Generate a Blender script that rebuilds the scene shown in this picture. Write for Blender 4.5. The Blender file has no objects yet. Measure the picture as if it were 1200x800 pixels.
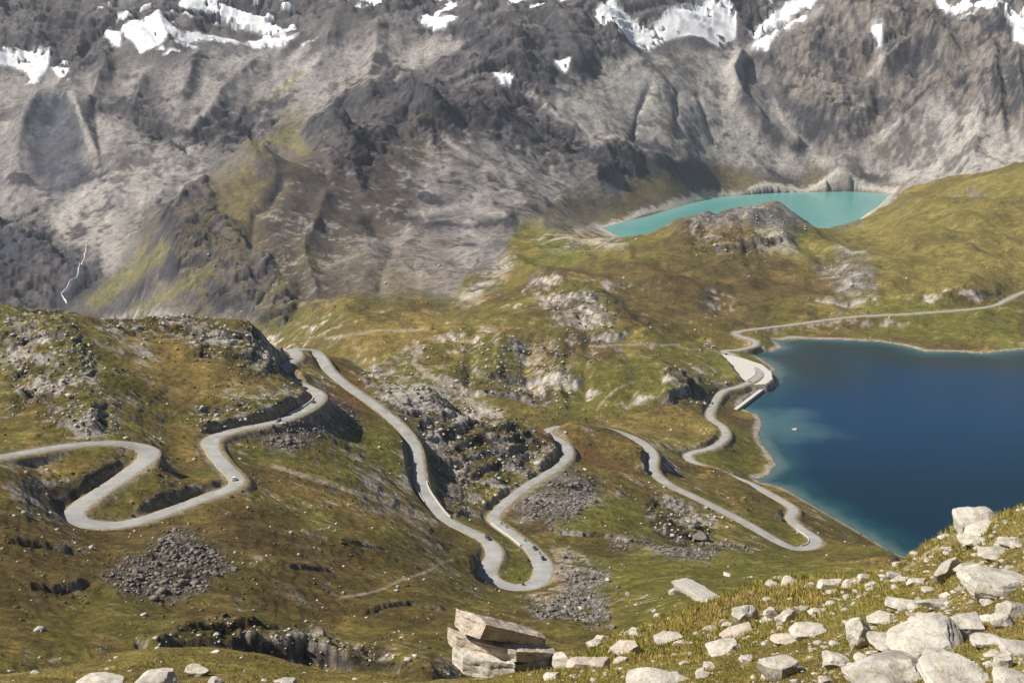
import bpy, bmesh, math, random, time
import numpy as np
from mathutils import Vector, Matrix
T0 = time.time()
R = math.radians
sc = bpy.context.scene
# ---------------------------------------------------------------- camera
EYE = 350.0                       # metres above the near lake
PITCH = R(11.5)
FPX = 1648.5                      # focal length for a 1200 px wide picture
cam_d = bpy.data.cameras.new('camera')
cam_d.sensor_width = 36.0
cam_d.lens = 36.0 * FPX / 1200.0
cam_d.clip_start = 0.5
cam_d.clip_end = 30000.0
cam = bpy.data.objects.new('camera', cam_d)
sc.collection.objects.link(cam)
cam.location = (0, 0, EYE)
cam.rotation_euler = (math.pi / 2 - PITCH, 0, 0)
sc.camera = cam
# ---------------------------------------------------------------- light
SUN_AZ, SUN_EL = R(-98), R(46)    # sun to the left of the view and a little beyond
SDIR = Vector((math.sin(SUN_AZ) * math.cos(SUN_EL), math.cos(SUN_AZ) * math.cos(SUN_EL), math.sin(SUN_EL)))
world = bpy.data.worlds.new('World')
sc.world = world
world.use_nodes = True
wn = world.node_tree.nodes
bg = wn['Background']
sky = wn.new('ShaderNodeTexSky')
sky.sky_type = 'NISHITA'
sky.sun_disc = False
sky.sun_elevation = SUN_EL
sky.sun_rotation = SUN_AZ
sky.altitude = 2600
world.node_tree.links.new(sky.outputs[0], bg.inputs[0])
bg.inputs[1].default_value = 0.05
sl = bpy.data.lights.new('sun', 'SUN')
sl.energy = 5.0
sl.angle = R(0.5)
sl.color = (1.0, 0.95, 0.86)
so = bpy.data.objects.new('sun', sl)
sc.collection.objects.link(so)
so.rotation_euler = SDIR.to_track_quat('Z', 'Y').to_euler()
sc.view_settings.view_transform = 'Standard'
sc.view_settings.look = 'None'
sc.view_settings.gamma = 1
sc.view_settings.use_curve_mapping = False
sc.view_settings.exposure = 0.58
HAZE = 3e-5
COL = sc.collection
rng = np.random.default_rng(7)
random.seed(7)

# ---------------------------------------------------------------- picture <-> world helpers
SP, CP = math.sin(PITCH), math.cos(PITCH)
def ray(u, v):
    """slope down per metre forward, sideways per metre forward"""
    a = (400.0 - v) / FPX
    den = CP + a * SP
    return (SP - a * CP) / den, ((u - 600.0) / FPX) / den
def W(u, v, Y):
    t, th = ray(u, v)
    return (th * Y, Y, EYE - t * Y)
def uv_of(X, Y, Z):
    D = Y * CP + (EYE - Z) * SP
    return 600 + FPX * X / D, 400 - FPX * ((Z - EYE) * CP + Y * SP) / D

# ---------------------------------------------------------------- noise
def _hash(ix, iy, seed):
    h = (ix.astype(np.uint32) * np.uint32(374761393)) ^ (iy.astype(np.uint32) * np.uint32(668265263)) ^ np.uint32((seed * 2654435761) & 0xffffffff)
    h = (h ^ (h >> np.uint32(13))) * np.uint32(1274126177)
    h ^= h >> np.uint32(16)
    return h
_GA = np.arange(256) * (2 * np.pi / 256)
_GX, _GY = np.cos(_GA).astype(np.float32), np.sin(_GA).astype(np.float32)
def gn(x, y, seed=0):
    """gradient noise, about -1..1"""
    fx0 = np.floor(x); fy0 = np.floor(y)
    ix = fx0.astype(np.int64); iy = fy0.astype(np.int64)
    fx = (x - fx0).astype(np.float32); fy = (y - fy0).astype(np.float32)
    ux = fx * fx * fx * (fx * (fx * 6 - 15) + 10); uy = fy * fy * fy * (fy * (fy * 6 - 15) + 10)
    def g(dx, dy):
        k = _hash(ix + dx, iy + dy, seed) & np.uint32(255)
        return _GX[k] * (fx - dx) + _GY[k] * (fy - dy)
    a = g(0, 0); b = g(1, 0); c = g(0, 1); d = g(1, 1)
    p = a + (b - a) * ux; q = c + (d - c) * ux
    return (p + (q - p) * uy) * 1.5
def fbm(x, y, lam, octv=4, seed=0, gain=0.5):
    s = 0; a = 1.0
    for o in range(octv):
        s = s + a * gn(x / lam + 17.3 * o, y / lam - 9.1 * o, seed + o)
        lam *= 0.5; a *= gain
    return s
def facets(x, y, size, seed):
    """broken blocks: every cell is a tilted plane of its own; returns (height / size, distance to the crack)"""
    x = x / size; y = y / size
    ix = np.floor(x).astype(np.int64); iy = np.floor(y).astype(np.int64)
    b1 = np.full(x.shape, 9.0); b2 = np.full(x.shape, 9.0); h = np.zeros(x.shape)
    for dx in (-1, 0, 1):
        for dy in (-1, 0, 1):
            k = _hash(ix + dx, iy + dy, seed)
            px = ix + dx + 0.15 + 0.7 * ((k & np.uint32(255)) / 255.0); py = iy + dy + 0.15 + 0.7 * (((k >> np.uint32(8)) & np.uint32(255)) / 255.0)
            ex = x - px; ey = y - py; d = ex * ex + ey * ey
            m = d < b1
            b2 = np.where(m, b1, np.minimum(b2, d))
            hh = (((k >> np.uint32(16)) & np.uint32(255)) / 255.0 - .5) + ex * (((k >> np.uint32(4)) & np.uint32(63)) / 32.0 - 1) + ey * (((k >> np.uint32(22)) & np.uint32(63)) / 32.0 - 1)
            h = np.where(m, hh, h); b1 = np.minimum(b1, d)
    return h.astype(np.float32), (np.sqrt(b2) - np.sqrt(b1)).astype(np.float32)
def add_facets(Zf, mask, size, seed, amp, ylo, yhi, sx=1.0, sy=1.0):
    global CRACK
    m = (mask > 0.02) & (GY > ylo) & (GY < yhi)
    x = GX[m] * 0.92 + GY[m] * 0.38; y = (GY[m] * 0.92 - GX[m] * 0.38) * sy; x = x / sx
    w = size * 0.22
    h, e = facets(x + w * gn(x / size / .8, y / size / .8, seed + 5), y + w * gn(x / size / .8, y / size / .8, seed + 6), size, seed)
    Zf = Zf.copy(); Zf[m] += (h * size * amp - size * amp * .5 * (1 - sstep(0, .16, e))) * mask[m]
    CRACK[m] = np.maximum(CRACK[m], (1 - sstep(.02, .14, e)) * mask[m])
    return Zf
def sstep(a, b, x):
    t = np.clip((x - a) / (b - a), 0, 1)
    return t * t * (3 - 2 * t)

# ---------------------------------------------------------------- road, as (u, v, height) of its centre line in the valley
def road_pt(u, v, z):
    t, th = ray(u, v)
    Y = (EYE - z) / t
    return (th * Y, Y, z)
ROAD_UVZ = [(-260, 520, 228), (-120, 538, 207), (-40, 541, 200), (20, 532, 195), (60, 525, 193), (100, 520, 191), (140, 519, 189), (168, 524, 187), (177, 532, 186),
            (160, 548, 184), (130, 568, 182), (100, 588, 180), (84, 602, 178.6), (92, 612, 177.6), (130, 616, 176), (165, 610, 175),
            (200, 598, 174), (240, 583, 172.8), (270, 572, 171.8), (278, 562, 171.2), (262, 545, 170.3), (248, 525, 169.2), (250, 513, 168.2),
            (280, 503, 166.5), (320, 495, 164), (350, 484, 160.4), (372, 470, 157.8), (372, 460, 156.4), (352, 450, 155), (332, 440, 153.6), (333, 430, 152.4),
            (346, 420, 151), (347, 413, 149.5), (342, 410, 148.6), (350, 409, 147.6), (366, 410, 145.6), (376, 418, 143), (385, 433, 141),
            (407, 452, 137.3), (440, 475, 132.3), (470, 500, 127), (486, 522, 122.8), (490, 545, 119.2), (494, 570, 116), (507, 592, 112.6), (524, 610, 109.3),
            (550, 622, 107), (572, 634, 105.2), (580, 650, 103.9), (570, 668, 102.6), (578, 681, 101.6), (603, 689, 100.6), (628, 684, 99.7), (637, 668, 98.8), (628, 648, 97.6),
            (606, 630, 96.2), (584, 614, 94.8), (578, 606, 93.8), (594, 588, 92.2), (620, 568, 90.2), (652, 548, 87.9), (665, 532, 86),
            (660, 519, 84), (642, 508, 82), (650, 501, 80.5), (690, 499, 78), (728, 507, 74), (755, 520, 71), (766, 534, 68.5), (764, 548, 66), (780, 565, 62.5), (820, 585, 57),
            (860, 605, 51), (890, 622, 46.5), (910, 634, 43.5), (932, 643, 41), (952, 640, 39), (955, 631, 37.5), (938, 619, 35.5), (926, 607, 33.3),
            (930, 596, 31.2), (915, 586, 29), (890, 572, 26.5), (868, 562, 24.5), (838, 552, 22.5), (812, 541, 20.5), (806, 533, 19.5), (815, 529, 18.8),
            (835, 524, 17.5), (850, 512, 16), (847, 500, 14.6), (832, 488, 13), (838, 470, 11.2), (848, 458, 10), (868, 452, 9), (885, 444, 8.4),
            (890, 436, 8), (878, 425, 7.6), (858, 416, 7.4), (848, 411, 7.3), (866, 409.5, 7.3), (884, 405, 7.5), (884, 399, 8), (868, 394, 8.5),
            (862, 390, 9), (880, 386, 9.6), (930, 380, 11), (1000, 371, 13), (1060, 368, 14.5), (1130, 363, 16.5), (1165, 358, 18), (1178, 352, 19.5),
            (1200, 342, 23), (1240, 330, 27), (1300, 318, 33), (1420, 300, 45)]
ROAD_CTRL = np.array([road_pt(*p) for p in ROAD_UVZ])
def catmull(P, n_per=None, step=2.0):
    out = []
    for i in range(len(P) - 1):
        p0 = P[max(i - 1, 0)]; p1 = P[i]; p2 = P[i + 1]; p3 = P[min(i + 2, len(P) - 1)]
        n = max(1, int(np.linalg.norm(p2[:2] - p1[:2]) / step))
        for k in range(n):
            t = k / n
            # centripetal-like damping: plain Catmull-Rom with tension 0.5
            out.append(0.5 * ((2 * p1) + (-p0 + p2) * t + (2 * p0 - 5 * p1 + 4 * p2 - p3) * t * t + (-p0 + 3 * p1 - 3 * p2 + p3) * t ** 3))
    out.append(P[-1])
    return np.array(out)
ROAD = catmull(ROAD_CTRL, step=2.0)
for _ in range(6):
    ROAD[1:-1] = 0.5 * ROAD[1:-1] + 0.25 * (ROAD[:-2] + ROAD[2:])

# ---------------------------------------------------------------- lakes
LAKE_Z, LAKE2_Z = 0.0, -20.0
def shore(pts, z):
    return np.array([road_pt(u, v, z)[:2] for u, v in pts])
LAKE_PTS = [(1075, 657), (1050, 650), (1020, 632), (990, 614), (965, 600), (940, 585), (915, 571), (893, 566), (884, 562), (900, 556), (909, 545),
            (904, 534), (892, 520), (889, 508), (893, 496), (888, 486), (872, 480), (866, 476), (872, 468), (888, 460), (900, 452), (908, 442), (908, 432), (893, 421), (868, 414),
            (850, 413.4), (880, 412.8), (905, 411.5), (916, 407), (912, 402), (905, 399), (940, 397), (985, 398), (1030, 400), (1060, 405), (1085, 412), (1120, 412), (1150, 414), (1200, 409),
            (1300, 405), (1420, 420), (1500, 470), (1560, 540), (1480, 620), (1300, 668), (1150, 672)]
LAKE = shore(LAKE_PTS, LAKE_Z)
LAKE2_PTS = [(706, 267), (722, 276), (745, 285), (770, 283), (800, 276), (850, 282), (900, 282), (940, 276), (975, 271), (1000, 262), (1025, 245), (1044, 227), (1000, 224.5),
             (950, 225), (900, 226.5), (850, 230), (815, 237), (780, 247), (740, 258)]
LAKE2 = shore(LAKE2_PTS, LAKE2_Z)
def seg_dist(X, Y, P, closed=True):
    """unsigned distance to a polyline and, when closed, inside flag"""
    n = len(P); best = np.full(X.shape, 1e9, np.float32); inside = np.zeros(X.shape, bool)
    for i in range(n if closed else n - 1):
        ax, ay = P[i]; bx, by = P[(i + 1) % n]
        dx, dy = bx - ax, by - ay
        t = np.clip(((X - ax) * dx + (Y - ay) * dy) / (dx * dx + dy * dy + 1e-9), 0, 1)
        d = (X - ax - t * dx) ** 2 + (Y - ay - t * dy) ** 2
        best = np.minimum(best, d)
        if closed:
            c = ((ay > Y) != (by > Y))
            if abs(by - ay) > 1e-9:
                inside ^= c & (X < (bx - ax) * (Y - ay) / (by - ay) + ax)
    return np.sqrt(best), inside

# ---------------------------------------------------------------- survey points: each column lists the ground from near to far
# a bare pair (v, Y): ground seen in picture row v at Y metres;  ('h', z, Y): ground hidden from the camera, height z
H = 'h'
NEAR = [(H, 346, 3), (H, 343.5, 8)]
COLS = {
 -220: NEAR + [(H, 336, 18), (810, 45), (800, 66), (H, 290, 105), (H, 250, 160), (H, 228, 220), (770, 300), (720, 345), (680, 385), (620, 440), (560, 480), (500, 600), (450, 680), (400, 750), (350, 820), (H, 180, 900), (H, 90, 1050), (H, -60, 1450), (H, -180, 2000), (H, -230, 2600), (350, 2800), (300, 3000), (250, 3200), (200, 3380), (150, 3550), (100, 3720), (50, 3900), (0, 4080), (H, 900, 5400), (H, 1250, 8200)],
 0: NEAR + [(H, 337, 18), (805, 50), (795, 68), (H, 288, 108), (H, 250, 160), (H, 225, 230), (780, 290), (740, 335), (680, 385), (620, 440), (560, 490), (500, 600), (470, 645), (420, 710), (357, 780), (H, 180, 860), (H, 80, 1000), (H, -60, 1400), (H, -180, 2000), (H, -230, 2600), (350, 2800), (300, 3000), (250, 3200), (200, 3380), (150, 3550), (100, 3720), (50, 3900), (0, 4080), (H, 900, 5400), (H, 1200, 8200)],
 100: NEAR + [(H, 337, 18), (792, 58), (778, 74), (H, 286, 110), (H, 238, 170), (H, 214, 230), (765, 322), (720, 375), (680, 410), (640, 455), (500, 605), (470, 645), (420, 710), (368, 795), (H, 172, 880), (H, 70, 1000), (H, -60, 1400), (H, -180, 2000), (H, -220, 2600), (350, 2750), (300, 2970), (250, 3180), (200, 3380), (150, 3560), (100, 3740), (50, 3920), (0, 4100), (H, 900, 5400), (H, 1250, 8200)],
 200: NEAR + [(H, 337, 18), (790, 57), (768, 76), (H, 285, 112), (H, 226, 180), (H, 202, 250), (768, 335), (720, 385), (680, 420), (640, 468), (548, 590), (490, 682), (450, 725), (410, 785), (371, 848), (H, 160, 930), (H, 60, 1050), (H, -60, 1400), (H, -130, 1900), (350, 2330), (300, 2500), (268, 2640), (H, -10, 2800), (240, 3180), (200, 3370), (150, 3550), (100, 3720), (50, 3900), (0, 4080), (H, 900, 5400), (H, 1200, 8200)],
 300: NEAR + [(H, 337, 18), (790, 57), (767, 76), (H, 285, 112), (H, 216, 190), (H, 188, 260), (770, 345), (720, 400), (680, 440), (640, 490), (600, 545), (540, 650), (480, 712), (440, 768), (405, 832), (386, 880), (H, 140, 960), (H, 55, 1100), (H, -40, 1450), (385, 1950), (360, 2080), (300, 2330), (250, 2520), (200, 2690), (184, 2750), (H, 70, 3050), (160, 3600), (100, 3830), (50, 4020), (0, 4200), (H, 900, 5400), (H, 1150, 8200)],
 340: [(455, 772), (425, 850)],
 690: [(497, 1000)],
 672: [(497, 985)],
 715: [(503, 1000)],
 838: [(547, 1085)],
 860: [(557, 1058)],
 884: [(567, 1036)],
 50: [(570, 522)],
 70: [(560, 535)],
 110: [(544, 549)],
 150: [(531, 572)],
 1130: [(612, 50)],
 640: [(505, 945)],
 620: [(540, 885)],
 400: NEAR + [(H, 337, 18), (795, 56), (788, 66), (H, 280, 110), (H, 206, 200), (H, 172, 280), (780, 360), (740, 410), (700, 455), (660, 505), (620, 560), (588, 615), (560, 655), (530, 722), (500, 774), (474, 830), (428, 975), (417, 1010), (H, 85, 1110), (H, 35, 1300), (400, 1610), (385, 1690), (370, 1780), (350, 2020), (300, 2330), (250, 2590), (200, 2790), (160, 2930), (138, 3000), (H, 150, 3280), (125, 3720), (50, 4030), (0, 4230), (H, 900, 5400), (H, 1100, 8200)],
 500: NEAR + [(H, 337, 18), (803, 50), (800, 60), (H, 296, 95), (H, 228, 180), (H, 190, 280), (785, 345), (760, 382), (720, 450), (680, 520), (650, 580), (625, 640), (540, 815), (500, 858), (470, 900), (452, 925), (H, 92, 1000), (H, 38, 1180), (440, 1330), (400, 1520), (385, 1690), (370, 1820), (340, 2050), (300, 2350), (265, 2600), (240, 2740), (200, 2950), (150, 3170), (106, 3350), (H, 232, 3560), (H, 240, 3700), (80, 3920), (40, 4080), (0, 4230), (H, 900, 5400), (H, 1100, 8200)],
 600: NEAR + [(H, 337, 18), (800, 48), (785, 70), (H, 283, 110), (H, 214, 190), (H, 165, 300), (760, 400), (720, 480), (705, 560), (565, 848), (540, 866), (515, 888), (490, 930), (H, 60, 1000), (H, 22, 1140), (480, 1240), (440, 1370), (400, 1520), (370, 1700), (340, 1950), (310, 2200), (280, 2500), (255, 2800), (240, 2930), (200, 3160), (150, 3420), (100, 3660), (50, 3900), (38, 3960), (H, 345, 4080), (25, 4180), (0, 4300), (H, 900, 5400), (H, 1100, 8200)],
 700: NEAR + [(800, 40), (780, 62), (760, 84), (H, 278, 122), (H, 214, 200), (H, 168, 300), (740, 450), (710, 540), (690, 600), (660, 680), (635, 735), (600, 795), (560, 880), (525, 965), (H, 45, 1130), (H, 26, 1200), (480, 1270), (440, 1370), (400, 1520), (350, 1800), (320, 2000), (295, 2300), (282, 2600), (250, 3180), (235, 3240), (200, 3380), (150, 3610), (100, 3850), (60, 4040), (30, 4190), (0, 4340), (H, 900, 5400), (H, 1150, 8200)],
 800: NEAR + [(800, 36), (770, 60), (736, 96), (H, 268, 142), (H, 208, 225), (715, 450), (700, 520), (670, 630), (650, 705), (636, 760), (615, 830), (560, 1000), (500, 1215), (480, 1290), (450, 1370), (420, 1490), (400, 1600), (370, 1760), (330, 2000), (290, 2200), (262, 2360), (H, 0, 2650), (222, 3610), (200, 3680), (150, 3870), (100, 4070), (50, 4270), (0, 4480), (H, 900, 5400), (H, 1150, 8200)],
 900: NEAR + [(800, 32), (760, 58), (716, 106), (H, 252, 180), (H, 195, 300), (700, 500), (680, 600), (660, 700), (646, 790), (395, 1720), (340, 2000), (300, 2200), (270, 2330), (250, 2450), (H, 0, 2700), (216, 3860), (190, 3950), (150, 4080), (100, 4240), (50, 4410), (0, 4580), (H, 900, 5400), (H, 1150, 8200)],
 1000: NEAR + [(800, 26), (750, 37), (700, 62), (684, 88), (H, 246, 200), (H, 165, 350), (H, 120, 500), (668, 640), (655, 740), (642, 830), (350, 1900), (330, 2000), (300, 2230), (277, 2500), (272, 2800), (216, 3860), (190, 3930), (150, 4040), (100, 4180), (50, 4330), (0, 4490), (H, 900, 5400), (H, 1150, 8200)],
 1050: [(663, 68), (660, 660), (652, 830)],
 1100: NEAR + [(800, 23), (740, 31), (680, 44), (636, 56), (H, 262, 165), (H, 168, 300), (H, 90, 500), (H, 35, 700), (H, -5, 850), (330, 1980), (300, 2130), (270, 2350), (240, 2700), (213, 3200), (H, 0, 3650), (197, 3840), (180, 3890), (150, 3970), (100, 4100), (50, 4240), (0, 4390), (H, 900, 5400), (H, 1200, 8200)],
 1200: NEAR + [(800, 21), (740, 26), (680, 33), (620, 42), (592, 47), (H, 290, 100), (H, 208, 200), (H, 110, 400), (H, 30, 700), (H, -5, 850), (318, 2040), (300, 2150), (250, 2450), (192, 2950), (H, 60, 3400), (178, 3700), (150, 3780), (100, 3920), (50, 4060), (0, 4210), (H, 900, 5400), (H, 1200, 8200)],
 1400: NEAR + [(800, 20), (740, 23), (680, 28), (600, 36), (555, 42), (H, 292, 90), (H, 220, 190), (H, 120, 400), (H, 35, 700), (H, 0, 850), (280, 2150), (230, 2450), (160, 2950), (H, 120, 3500), (150, 3500), (100, 3680), (50, 3850), (0, 4020), (H, 900, 5400), (H, 1200, 8200)],
}
ctl = []
for u, lst in COLS.items():
    for p in lst:
        if p[0] == H:
            _, z, Y = p
            t = (EYE - z) / Y
            th = (u - 600) / FPX * (CP + t * SP)      # same bearing as the picture column
            ctl.append((th, math.log(Y), t))
        else:
            v, Y = p
            t, th = ray(u, v)
            ctl.append((th, math.log(Y), t))
last = None
for x, y, z in ROAD_CTRL:
    ctl.append((x / y, math.log(y), (EYE - z) / y))
for P, z in ((LAKE, 0.5), (LAKE2, -19)):
    for x, y in P:
        ctl.append((x / y, math.log(y), (EYE - z) / y))
ctl = np.array(ctl)
TH_S, S_S = 2.3, 1.0
def kern(r2):
    return np.sqrt(r2 + 0.0004)
A = ctl[:, 0] * TH_S; B = ctl[:, 1] * S_S
# drop near-duplicate points
keep = []
for i in range(len(A)):
    if all((A[i] - A[j]) ** 2 + (B[i] - B[j]) ** 2 > 1e-5 for j in keep):
        keep.append(i)
A = A[keep]; B = B[keep]; Tc = ctl[keep, 2]
n = len(A)
K = kern((A[:, None] - A[None]) ** 2 + (B[:, None] - B[None]) ** 2) + 0.0008 * -np.eye(n)
Pm = np.stack([np.ones(n), A, B], 1)
M = np.block([[K, Pm], [Pm.T, np.zeros((3, 3))]])
sol = np.linalg.solve(M, np.concatenate([Tc, np.zeros(3)]))
def base_t(th, s):
    a = np.asarray(th, float).ravel() * TH_S; b = np.asarray(s, float).ravel() * S_S
    out = np.empty(a.shape)
    for k in range(0, len(a), 20000):
        aa, bb = a[k:k + 20000], b[k:k + 20000]
        r = kern((aa[:, None] - A[None]) ** 2 + (bb[:, None] - B[None]) ** 2)
        out[k:k + 20000] = r @ sol[:n] + sol[n] + sol[n + 1] * aa + sol[n + 2] * bb
    return out.reshape(np.shape(th))

# ---------------------------------------------------------------- the ground grid
NCOL = 860
th_ax = np.linspace(-0.44, 0.44, NCOL)
rows = []
Y = 2.5
while Y < 8200:
    rows.append(Y)
    if Y < 18: r = 0.02
    elif Y < 120: r = 0.0075
    elif Y < 300: r = 0.006
    elif Y < 450: r = 0.0036
    elif Y < 1000: r = 0.0016
    elif Y < 1500: r = 0.0019
    elif Y < 2300: r = 0.0024
    elif Y < 4650: r = 0.0017
    else: r = 0.012
    Y *= 1 + r
row_y = np.array(rows); NROW = len(rows)
s_ax = np.log(row_y)
# evaluate the survey surface coarsely, then interpolate
cth = np.linspace(-0.44, 0.44, 221); cs = np.linspace(s_ax[0], s_ax[-1] + 1e-6, 700)
Cg = base_t(*np.meshgrid(cth, cs))
def bilin(G, gx, gy):
    x0 = np.clip(np.floor(gx).astype(int), 0, G.shape[1] - 2); y0 = np.clip(np.floor(gy).astype(int), 0, G.shape[0] - 2)
    fx = gx - x0; fy = gy - y0
    return (G[y0, x0] * (1 - fx) * (1 - fy) + G[y0, x0 + 1] * fx * (1 - fy) + G[y0 + 1, x0] * (1 - fx) * fy + G[y0 + 1, x0 + 1] * fx * fy)
TH, S = np.meshgrid(th_ax, s_ax)
gx = (TH - cth[0]) / (cth[1] - cth[0]); gy = (S - cs[0]) / (cs[1] - cs[0])
GT = bilin(Cg, gx, gy)
GY = np.exp(S); GX = TH * GY
GZ = EYE - GT * GY
U, V = uv_of(GX, GY, GZ)
print('grid', NROW, NCOL, NROW * NCOL, 'ctl', n, time.time() - T0)
#@@DETAIL
GX = GX.astype(np.float32); GY = GY.astype(np.float32)

# first stage: road corridor
def road_field():
    """nearest road height and distance for grid vertices (only near the road)"""
    D = np.full(GX.shape, 1e6, np.float32); Zr = np.zeros(GX.shape, np.float32)
    step = 3
    for k in range(0, len(ROAD) - 1, step):
        p = ROAD[k]; q = ROAD[min(k + step, len(ROAD) - 1)]
        rad = 45.0
        ylo, yhi = min(p[1], q[1]) - rad, max(p[1], q[1]) + rad
        r0, r1 = np.searchsorted(row_y, [ylo, yhi])
        xlo, xhi = min(p[0], q[0]) - rad, max(p[0], q[0]) + rad
        tl = min(xlo / ylo, xlo / yhi); th_ = max(xhi / ylo, xhi / yhi)
        c0, c1 = np.searchsorted(th_ax, [tl, th_])
        if r1 <= r0 or c1 <= c0: continue
        X = GX[r0:r1, c0:c1]; Yv = GY[r0:r1, c0:c1]
        dx, dy = q[0] - p[0], q[1] - p[1]
        t = np.clip(((X - p[0]) * dx + (Yv - p[1]) * dy) / (dx * dx + dy * dy + 1e-9), 0, 1)
        d = np.hypot(X - p[0] - t * dx, Yv - p[1] - t * dy)
        sub = D[r0:r1, c0:c1]; m = d < sub
        sub[m] = d[m]; Zr[r0:r1, c0:c1][m] = (p[2] + t * (q[2] - p[2]))[m]
    return D, Zr
RD, RZ = road_field()
LD, LIN = seg_dist(GX, GY, LAKE); L2D, L2IN = seg_dist(GX, GY, LAKE2)
print('fields', time.time() - T0)
Z = GZ.astype(np.float32)
# relief at every scale the distance lets one see
def octv(lam, seed, ylo, yhi, ridged=False, strx=1.0):
    r0, r1 = np.searchsorted(row_y, [ylo, yhi])
    out = np.zeros(GX.shape, np.float32)
    x = GX[r0:r1]; y = GY[r0:r1]
    g = gn(x / lam * strx + seed * 3.7, y / lam + seed * 1.9, seed)
    if ridged: g = 1 - 2 * np.abs(g)
    w = sstep(ylo, ylo * 1.35, y) * (1 - sstep(yhi * 0.75, yhi, y))
    out[r0:r1] = g * w
    return out
LAMS = [640, 300, 140, 66, 31, 15, 7, 3.4, 1.6, 0.8]
REL = np.zeros(GX.shape, np.float32); REL_R = np.zeros(GX.shape, np.float32)
for i, lam in enumerate(LAMS):
    ylo, yhi = lam * 6.5, min(lam * 340, 9000)
    o = octv(lam, 11 + i, ylo, yhi)
    REL += lam * o
    REL_R += lam * (1 - 2 * np.abs(o)) * (np.abs(o) > 0)
print('noise', time.time() - T0)

# colour relief: three or four octaves around a few pixels, wherever one stands
CN = np.zeros(GX.shape, np.float32)
for i, lam in enumerate([400, 200, 100, 50, 25, 12.5, 6.2, 3.1, 1.5, 0.75, 0.37]):
    CN += octv(lam, 51 + i, lam * 11, min(lam * 480, 9000))
CN2 = np.zeros(GX.shape, np.float32)
for i, lam in enumerate([900, 420, 200, 95, 44, 20, 9, 4, 2]):
    CN2 += octv(lam, 81 + i, lam * 4, min(lam * 60, 9000))
WN = fbm(TH * 1648, S * 300, 60, 4, 5); WN2 = fbm(TH * 1648 + 900, S * 300, 60, 4, 25)
print('noise2', time.time() - T0)
def region(poly, ylo=0, yhi=1e5, soft=4.0, warp=10.0):
    """soft mask of the ground seen inside a picture outline, its border broken up by noise"""
    P = np.array(poly, float); m = soft + warp * 1.6
    r0, r1 = np.searchsorted(row_y, [ylo, yhi])
    out = np.zeros(GX.shape, np.float32)
    u = U[r0:r1]; v = V[r0:r1]
    bb = (u > P[:, 0].min() - m) & (u < P[:, 0].max() + m) & (v > P[:, 1].min() - m) & (v < P[:, 1].max() + m)
    if not bb.any(): return out
    uu = u[bb] + warp * WN[r0:r1][bb]; vv = v[bb] + warp * 0.7 * WN2[r0:r1][bb]
    d, ins = seg_dist(uu, vv, P)
    sd = np.where(ins, d, -d)
    res = np.zeros(u.shape, np.float32); res[bb] = sstep(-soft, soft, sd)
    out[r0:r1] = res
    return out
def regions(lst, **k):
    m = np.zeros(GX.shape, np.float32)
    for p in lst:
        kk = dict(k)
        if isinstance(p, dict): kk.update(p); p = kk.pop('p')
        m = np.maximum(m, region(p, **kk))
    return m
NEARY, MIDLO, MIDHI, FARLO = 250, 250, 2700, 2500
# --- where rock shows, where screes and stone fields lie (outlines traced on the ground as it is seen)
M_CRAG = regions([
    [(0, 365), (60, 360), (105, 400), (110, 450), (60, 470), (0, 480)],
    [(120, 375), (200, 362), (290, 385), (330, 410), (325, 440), (260, 420), (200, 412), (150, 395)],
    [(55, 480), (100, 472), (128, 475), (130, 512), (50, 515)],
    [(240, 470), (300, 465), (352, 450), (372, 470), (330, 490), (250, 505), (225, 495)],
    [(430, 420), (520, 455), (600, 490), (640, 520), (640, 545), (575, 600), (530, 600), (500, 560), (480, 510), (420, 440)],
    [(600, 505), (650, 520), (655, 535), (600, 585), (560, 600), (575, 540)],
    [(760, 580), (800, 585), (840, 610), (835, 640), (790, 625), (755, 595)],
    [(640, 340), (720, 345), (725, 400), (640, 390)], [(540, 400), (660, 400), (690, 440), (660, 480), (560, 460), (500, 420)],
    [(780, 440), (850, 430), (840, 470), (790, 480)],
    [(790, 262), (850, 250), (900, 248), (945, 262), (935, 300), (880, 310), (800, 290)],
    [(960, 300), (990, 292), (1010, 318), (1022, 345), (985, 338)],
    [(170, 752), (260, 745), (340, 752), (400, 765), (470, 776), (490, 788), (380, 784), (250, 765), (170, 765)],
    [(440, 415), (520, 395), (560, 410), (540, 440), (480, 445)],
], ylo=MIDLO, yhi=MIDHI, soft=11, warp=17)
M_CRAGF = regions([
    [(-200, -60), (400, -60), (560, -60), (600, 20), (540, 50), (460, 30), (380, 20), (330, 45), (250, 30), (200, 60), (140, 60), (120, 100), (60, 70), (0, 75), (-200, 80)],
    [(110, 130), (170, 105), (240, 150), (330, 120), (340, 165), (240, 185), (160, 165)],
    [(-100, 240), (60, 255), (110, 290), (100, 330), (60, 370), (-100, 370)],
    [(370, 140), (455, 100), (500, 105), (560, 45), (640, 10), (700, -50), (1350, -60), (1350, 60), (1180, 60), (1180, 190), (1120, 110), (1060, 160), (980, 165), (940, 150), (900, 110), (880, 60), (840, 30), (760, 30), (735, 40), (700, 90), (650, 60), (630, 120), (700, 170), (760, 190), (740, 205), (640, 190), (560, 150), (480, 160), (420, 200), (380, 190)],
    [(180, 270), (220, 240), (260, 280), (330, 330), (360, 380), (280, 380), (220, 330)],
], ylo=1850, soft=16, warp=24)
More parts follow.
